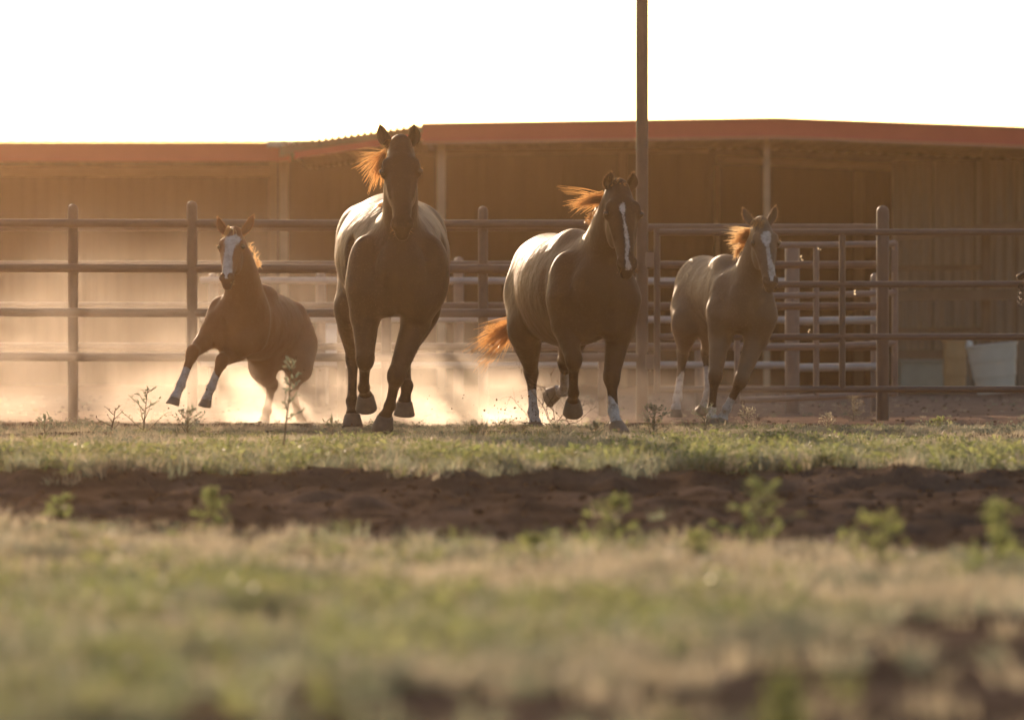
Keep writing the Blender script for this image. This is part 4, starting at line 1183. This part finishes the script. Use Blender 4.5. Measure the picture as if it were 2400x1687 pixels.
weed("weed", "small bushy weed below the chestnut foal's front hooves", 440, 36.6, .19, r_, G_SAGE, 14, (.014, .034), 9, (.0, 0), .0, .005, .8)
weed("weed", "small sprig of weed on the low mound at the left", 105, 35.0, .12, r_, G_SAGE, 6, (.016, .045), 5, (.0, 0), .2, .005, .8)
weed("weed", "dark low leafy weed in front of the mound at the left", 95, 32.8, .08, r_, G_WEED, 9, (.014, .04), 5, (0, 0), .0, .003, .9)
weed("weed", "pale leafy weed just left of the dark mare's planted hoof", 778, 34.6, .14, r_, G_SAGE, 11, (.012, .034), 8, (0, 0), .0, .003, .8)
weed("weed", "bushy grey-green weed below the tall steel pole", 1530, 36.2, .22, r_, G_SAGE, 20, (.010, .034), 10, (.02, 0), .0, .004, .8)
weed("weed", "bushy weed hiding the brown mare's planted front hoof on its left side", 1395, 35.4, .11, r_, G_SAGE, 16, (.011, .032), 9, (0, 0), .0, .0035, .9)
weed("weed", "low spreading weed under the brown mare's raised hoof", 1310, 34.6, .12, r_, G_SAGE, 18, (.011, .03), 10, (0, 0), .0, .0035, .9)
weed("weed", "feathery weed hiding the dun foal's front hooves", 1655, 36.8, .18, r_, G_SAGE, 22, (.006, .024), 12, (0, 0), .0, .003, .9)
weed("weed", "feathery weed to the right of the dun foal's hooves", 1745, 37.0, .17, r_, G_DRY, 18, (.006, .024), 10, (.02, 0), .0, .003, .8)
weed("weed", "straw-coloured weed clump left of the thick gate post", 1940, 38.5, .13, r_, G_DRY, 16, (.006, .026), 8, (0, 0), .0, .003, .7)
weed("weed", "round green weed on the bare ground right of the gate post", 2200, 38.3, .10, r_, G_WEED, 18, (.010, .028), 10, (0, 0), .0, .003, 1.0)
weed("weed", "dark green weed with broad leaves standing alone at the right", 2205, 31.2, .11, r_, G_WEED, 6, (.020, .05), 3, (.02, 0), .0, .004, .6)
weed("weed", "dry wispy bush on the ground behind the sagging gate", 2000, 43.2, .20, r_, G_DRY, 26, (.004, .02), 8, (0, 0), .0, .003, .7)
blur = [(125, 22.4, .12, "leftmost blurred weed, at the left end of the dark soil strip"), (480, 20.8, .15, "blurred weed on the dark soil below the chestnut foal"),
        (1235, 18.4, .10, "low blurred weed at the grass edge below the brown mare's hind leg"), (1425, 19.2, .18, "blurred weed on the dark soil below the brown mare's planted front hoof"),
        (1640, 18.0, .12, "short blurred weed just left of the tallest blurred weed"), (1745, 18.8, .23, "tallest blurred weed, on the dark soil below the dun foal"),
        (2055, 17.0, .18, "blurred weed on the dark soil below the thick gate post"), (2330, 16.6, .24, "blurred bushy weed at the right edge of the dark soil strip"),
        (1840, 9.6, .09, "very blurred weed at the bottom edge on bare soil")]
for (u, d, h, lb) in blur:
    weed("weed", lb, u, d, h, r_, G_WEED, int(9 + 30 * h), (.016, .042), 8, (r_.normal(0, .03), 0), .0, .004, r_.uniform(.4, .75))

# the dry thorny branch kicked up by the brown mare's hind leg
def dry_branch():
    rng = np.random.default_rng(13)
    c = at(1300, 985, 38.2); o = empty("dry_branch", c, "tangle of dry thorny twigs kicked up beside the brown mare's hind leg", "branch")
    sm = MB()
    def grow(p, d, L, r, lev):
        q = [p]; dd = nrm(d)
        for i in range(5):
            dd = nrm(dd + rng.normal(0, .22, 3) + [0, 0, -.03]); q.append(q[-1] + dd * L / 5)
        sm.tube(q, [r * (1 - .15 * i) for i in range(6)], 5)
        for i in range(1, 6):
            t = nrm(rng.normal(0, 1, 3)); sm.tube([q[i], q[i] + t * .018], [r * .5, r * .15], 4)
        if lev > 0:
            for k in range(3):
                grow(q[rng.integers(1, 6)], dd + rng.normal(0, .8, 3), L * rng.uniform(.45, .75), r * .65, lev - 1)
    for (u0, v0, u1, v1, L) in ((1290, 990, 1200, 915, .36), (1285, 985, 1262, 890, .30), (1300, 985, 1290, 900, .34), (1305, 990, 1345, 935, .28), (1320, 1000, 1385, 975, .36), (1290, 995, 1180, 945, .42), (1300, 990, 1320, 955, .2)):
        grow(at(u0, v0, 38.3), at(u1, v1, 38.1) - at(u0, v0, 38.3), L, .0028, 2)
    sm.build("twigs", TWIG, o, smooth=True)["kind"] = "stuff"
dry_branch()
# specks of earth thrown up by the hooves, and insects in the light
def specks():
    rng = np.random.default_rng(3); V = []; F = []
    for (u, v, d, sp, n) in ((1215, 985, 38.6, 45, 46), (1285, 1000, 38.2, 25, 26), (1000, 960, 38.0, 60, 16), (740, 900, 40.5, 60, 16), (860, 1005, 36.3, 45, 10), (450, 985, 40.0, 60, 12)):
        for i in range(n):
            c = at(u + rng.normal(0, sp), v - abs(rng.normal(0, sp * .8)), d + rng.normal(0, .2)); s = rng.uniform(.002, .007) * (1.3 if rng.uniform() < .15 else 1); k = len(V)
            for a in ((1, 0, 0), (-1, 0, 0), (0, 1, 0), (0, -1, 0), (0, 0, 1), (0, 0, -1)): V.append(c + np.array(a) * s * rng.uniform(.6, 1.4))
            F += [tuple(k + q for q in t) for t in ((0, 2, 4), (2, 1, 4), (1, 3, 4), (3, 0, 4), (2, 0, 5), (1, 2, 5), (3, 1, 5), (0, 3, 5))]
    o = link_mesh("flying_earth", V, F, SOIL_CLOD, None, smooth=False)
    tag(o, "crumbs of earth flung into the air around the hooves", "earth", kind="stuff")
specks()
WING = leaf_material("moth_wing", (.7, .6, .42), (.8, .7, .5), (.75, .62, .4), .6)
def moth(u, v, d, s, label, ang):
    c = at(u, v, d); o = empty("moth", c, label, "moth", "moths drifting in front of the barn")
    ca, sa = math.cos(ang), math.sin(ang); ax = np.array([ca, .3, sa]); ax = nrm(ax); sd_ = nrm(np.cross(ax, [0, 1, .2])); upv = np.cross(ax, sd_)
    MB().tube([c - ax * s * .5, c, c + ax * s * .4], [s * .05, s * .13, s * .06], 6).build("body", TWIG, o, smooth=True)
    for sg in (-1, 1):
        P = [c, c + ax * s * .45 + sd_ * sg * s * .9 + upv * s * .4, c - ax * s * .1 + sd_ * sg * s * 1.0 + upv * s * .45, c - ax * s * .5 + sd_ * sg * s * .5 + upv * s * .2]
        link_mesh("wing", P, [(0, 1, 2, 3)], WING, o, smooth=False)
moth(1878, 605, 41.0, .022, "largest pale moth, right of the dun foal's forehead", .4)
moth(1920, 584, 41.3, .015, "small pale moth just below the sagging gate's top rail", 1.2)
moth(1896, 775, 41.2, .014, "small pale moth low between the gate rails, right of the dun foal's chest", -.4)
moth(2003, 685, 41.2, .018, "pale moth near the second rail, left of the thick gate post", .1)

# ------------------------------------------------------------------ dust and haze
def dust_material(name, dens, scale, seed, g=.80):
    m = bpy.data.materials.new(name); m.use_nodes = True; nt = m.node_tree
    for n in list(nt.nodes):
        if n.type == 'BSDF_PRINCIPLED': nt.nodes.remove(n)
    out = nt.nodes["Material Output"]
    tc = N(nt, "ShaderNodeTexCoord"); ln = N(nt, "ShaderNodeVectorMath", operation='LENGTH'); nt.links.new(tc.outputs["Object"], ln.inputs[0])
    mr = N(nt, "ShaderNodeMapRange", interpolation_type='SMOOTHSTEP', inp={1: 1.0, 2: 0.15, 3: 0.0, 4: 1.0}); nt.links.new(ln.outputs["Value"], mr.inputs[0])
    geo = N(nt, "ShaderNodeNewGeometry"); ad = N(nt, "ShaderNodeVectorMath", operation='ADD'); ad.inputs[1].default_value = (seed * 3.1, seed * 1.7, 0); nt.links.new(geo.outputs["Position"], ad.inputs[0])
    n1 = N(nt, "ShaderNodeTexNoise", inp={"Scale": scale, "Detail": 3.0, "Roughness": .55, "Distortion": .4}); nt.links.new(ad.outputs[0], n1.inputs["Vector"])
    r2 = N(nt, "ShaderNodeMapRange", interpolation_type='SMOOTHSTEP', inp={1: .34, 2: .70, 3: .06, 4: 1.0}); nt.links.new(n1.outputs["Fac"], r2.inputs[0])
    m1 = N(nt, "ShaderNodeMath", operation='MULTIPLY'); nt.links.new(mr.outputs[0], m1.inputs[0]); nt.links.new(r2.outputs[0], m1.inputs[1])
    m2 = N(nt, "ShaderNodeMath", operation='MULTIPLY', inp={1: dens}); nt.links.new(m1.outputs[0], m2.inputs[0])
    pv = N(nt, "ShaderNodeVolumePrincipled"); pv.inputs["Color"].default_value = (.96, .88, .77, 1); pv.inputs["Anisotropy"].default_value = g
    nt.links.new(m2.outputs[0], pv.inputs["Density"]); nt.links.new(pv.outputs[0], out.inputs["Volume"])
    m.cycles.volume_step_rate = .6
    return m
def dust(u, v, d, rx, ry, rz, dens, scale, seed, label):
    c = at(u, v, d); bm = bmesh.new(); bmesh.ops.create_icosphere(bm, subdivisions=3, radius=1.0)
    me = bpy.data.meshes.new("dust_cloud"); bm.to_mesh(me); bm.free(); me.materials.append(dust_material("dust_%d" % seed, dens, scale, seed))
    o = bpy.data.objects.new("dust_cloud", me); col.objects.link(o); o.location = Vector(c); o.scale = (rx, ry, rz)
    tag(o, label, "dust", "dust raised by the hooves", "stuff")
dust(150, 960, 42.0, 2.8, 1.6, 1.15, .085, 1.5, 1, "thick golden dust along the ground at the far left")
dust(330, 800, 44.3, 3.4, 1.3, 1.3, .045, 1.3, 2, "thin high dust drifting behind the left fence")
dust(585, 990, 41.0, 1.25, 1.0, .95, .30, 2.2, 3, "bright dust boiling up under the chestnut foal")
dust(690, 985, 40.9, .60, .8, .75, .34, 2.8, 7, "dust swirling round the chestnut foal's hind hooves")
dust(940, 985, 40.0, 1.3, 1.2, .90, .34, 2.4, 4, "bright dust behind the dark mare's legs")
dust(1180, 1000, 39.5, .80, .8, .55, .75, 3.0, 5, "dust kicked up at the brown mare's hind foot")
dust(1360, 960, 41.0, 1.9, 1.2, .70, .05, 1.6, 6, "faint dust trailing behind the brown mare")
hz = MB().box((0, 0, 2.1), (3060, 3060, 6.4)).build("haze", None, None)
tag(hz, "warm dusty air filling the whole yard", "haze", kind="stuff")
hm = bpy.data.materials.new("haze"); hm.use_nodes = True
for n in list(hm.node_tree.nodes):
    if n.type == 'BSDF_PRINCIPLED': hm.node_tree.nodes.remove(n)
pv = hm.node_tree.nodes.new("ShaderNodeVolumePrincipled")
pv.inputs["Color"].default_value = (.97, .66, .40, 1); pv.inputs["Density"].default_value = .00033; pv.inputs["Anisotropy"].default_value = .93
hm.node_tree.links.new(pv.outputs[0], hm.node_tree.nodes["Material Output"].inputs["Volume"])
hz.data.materials.append(hm)
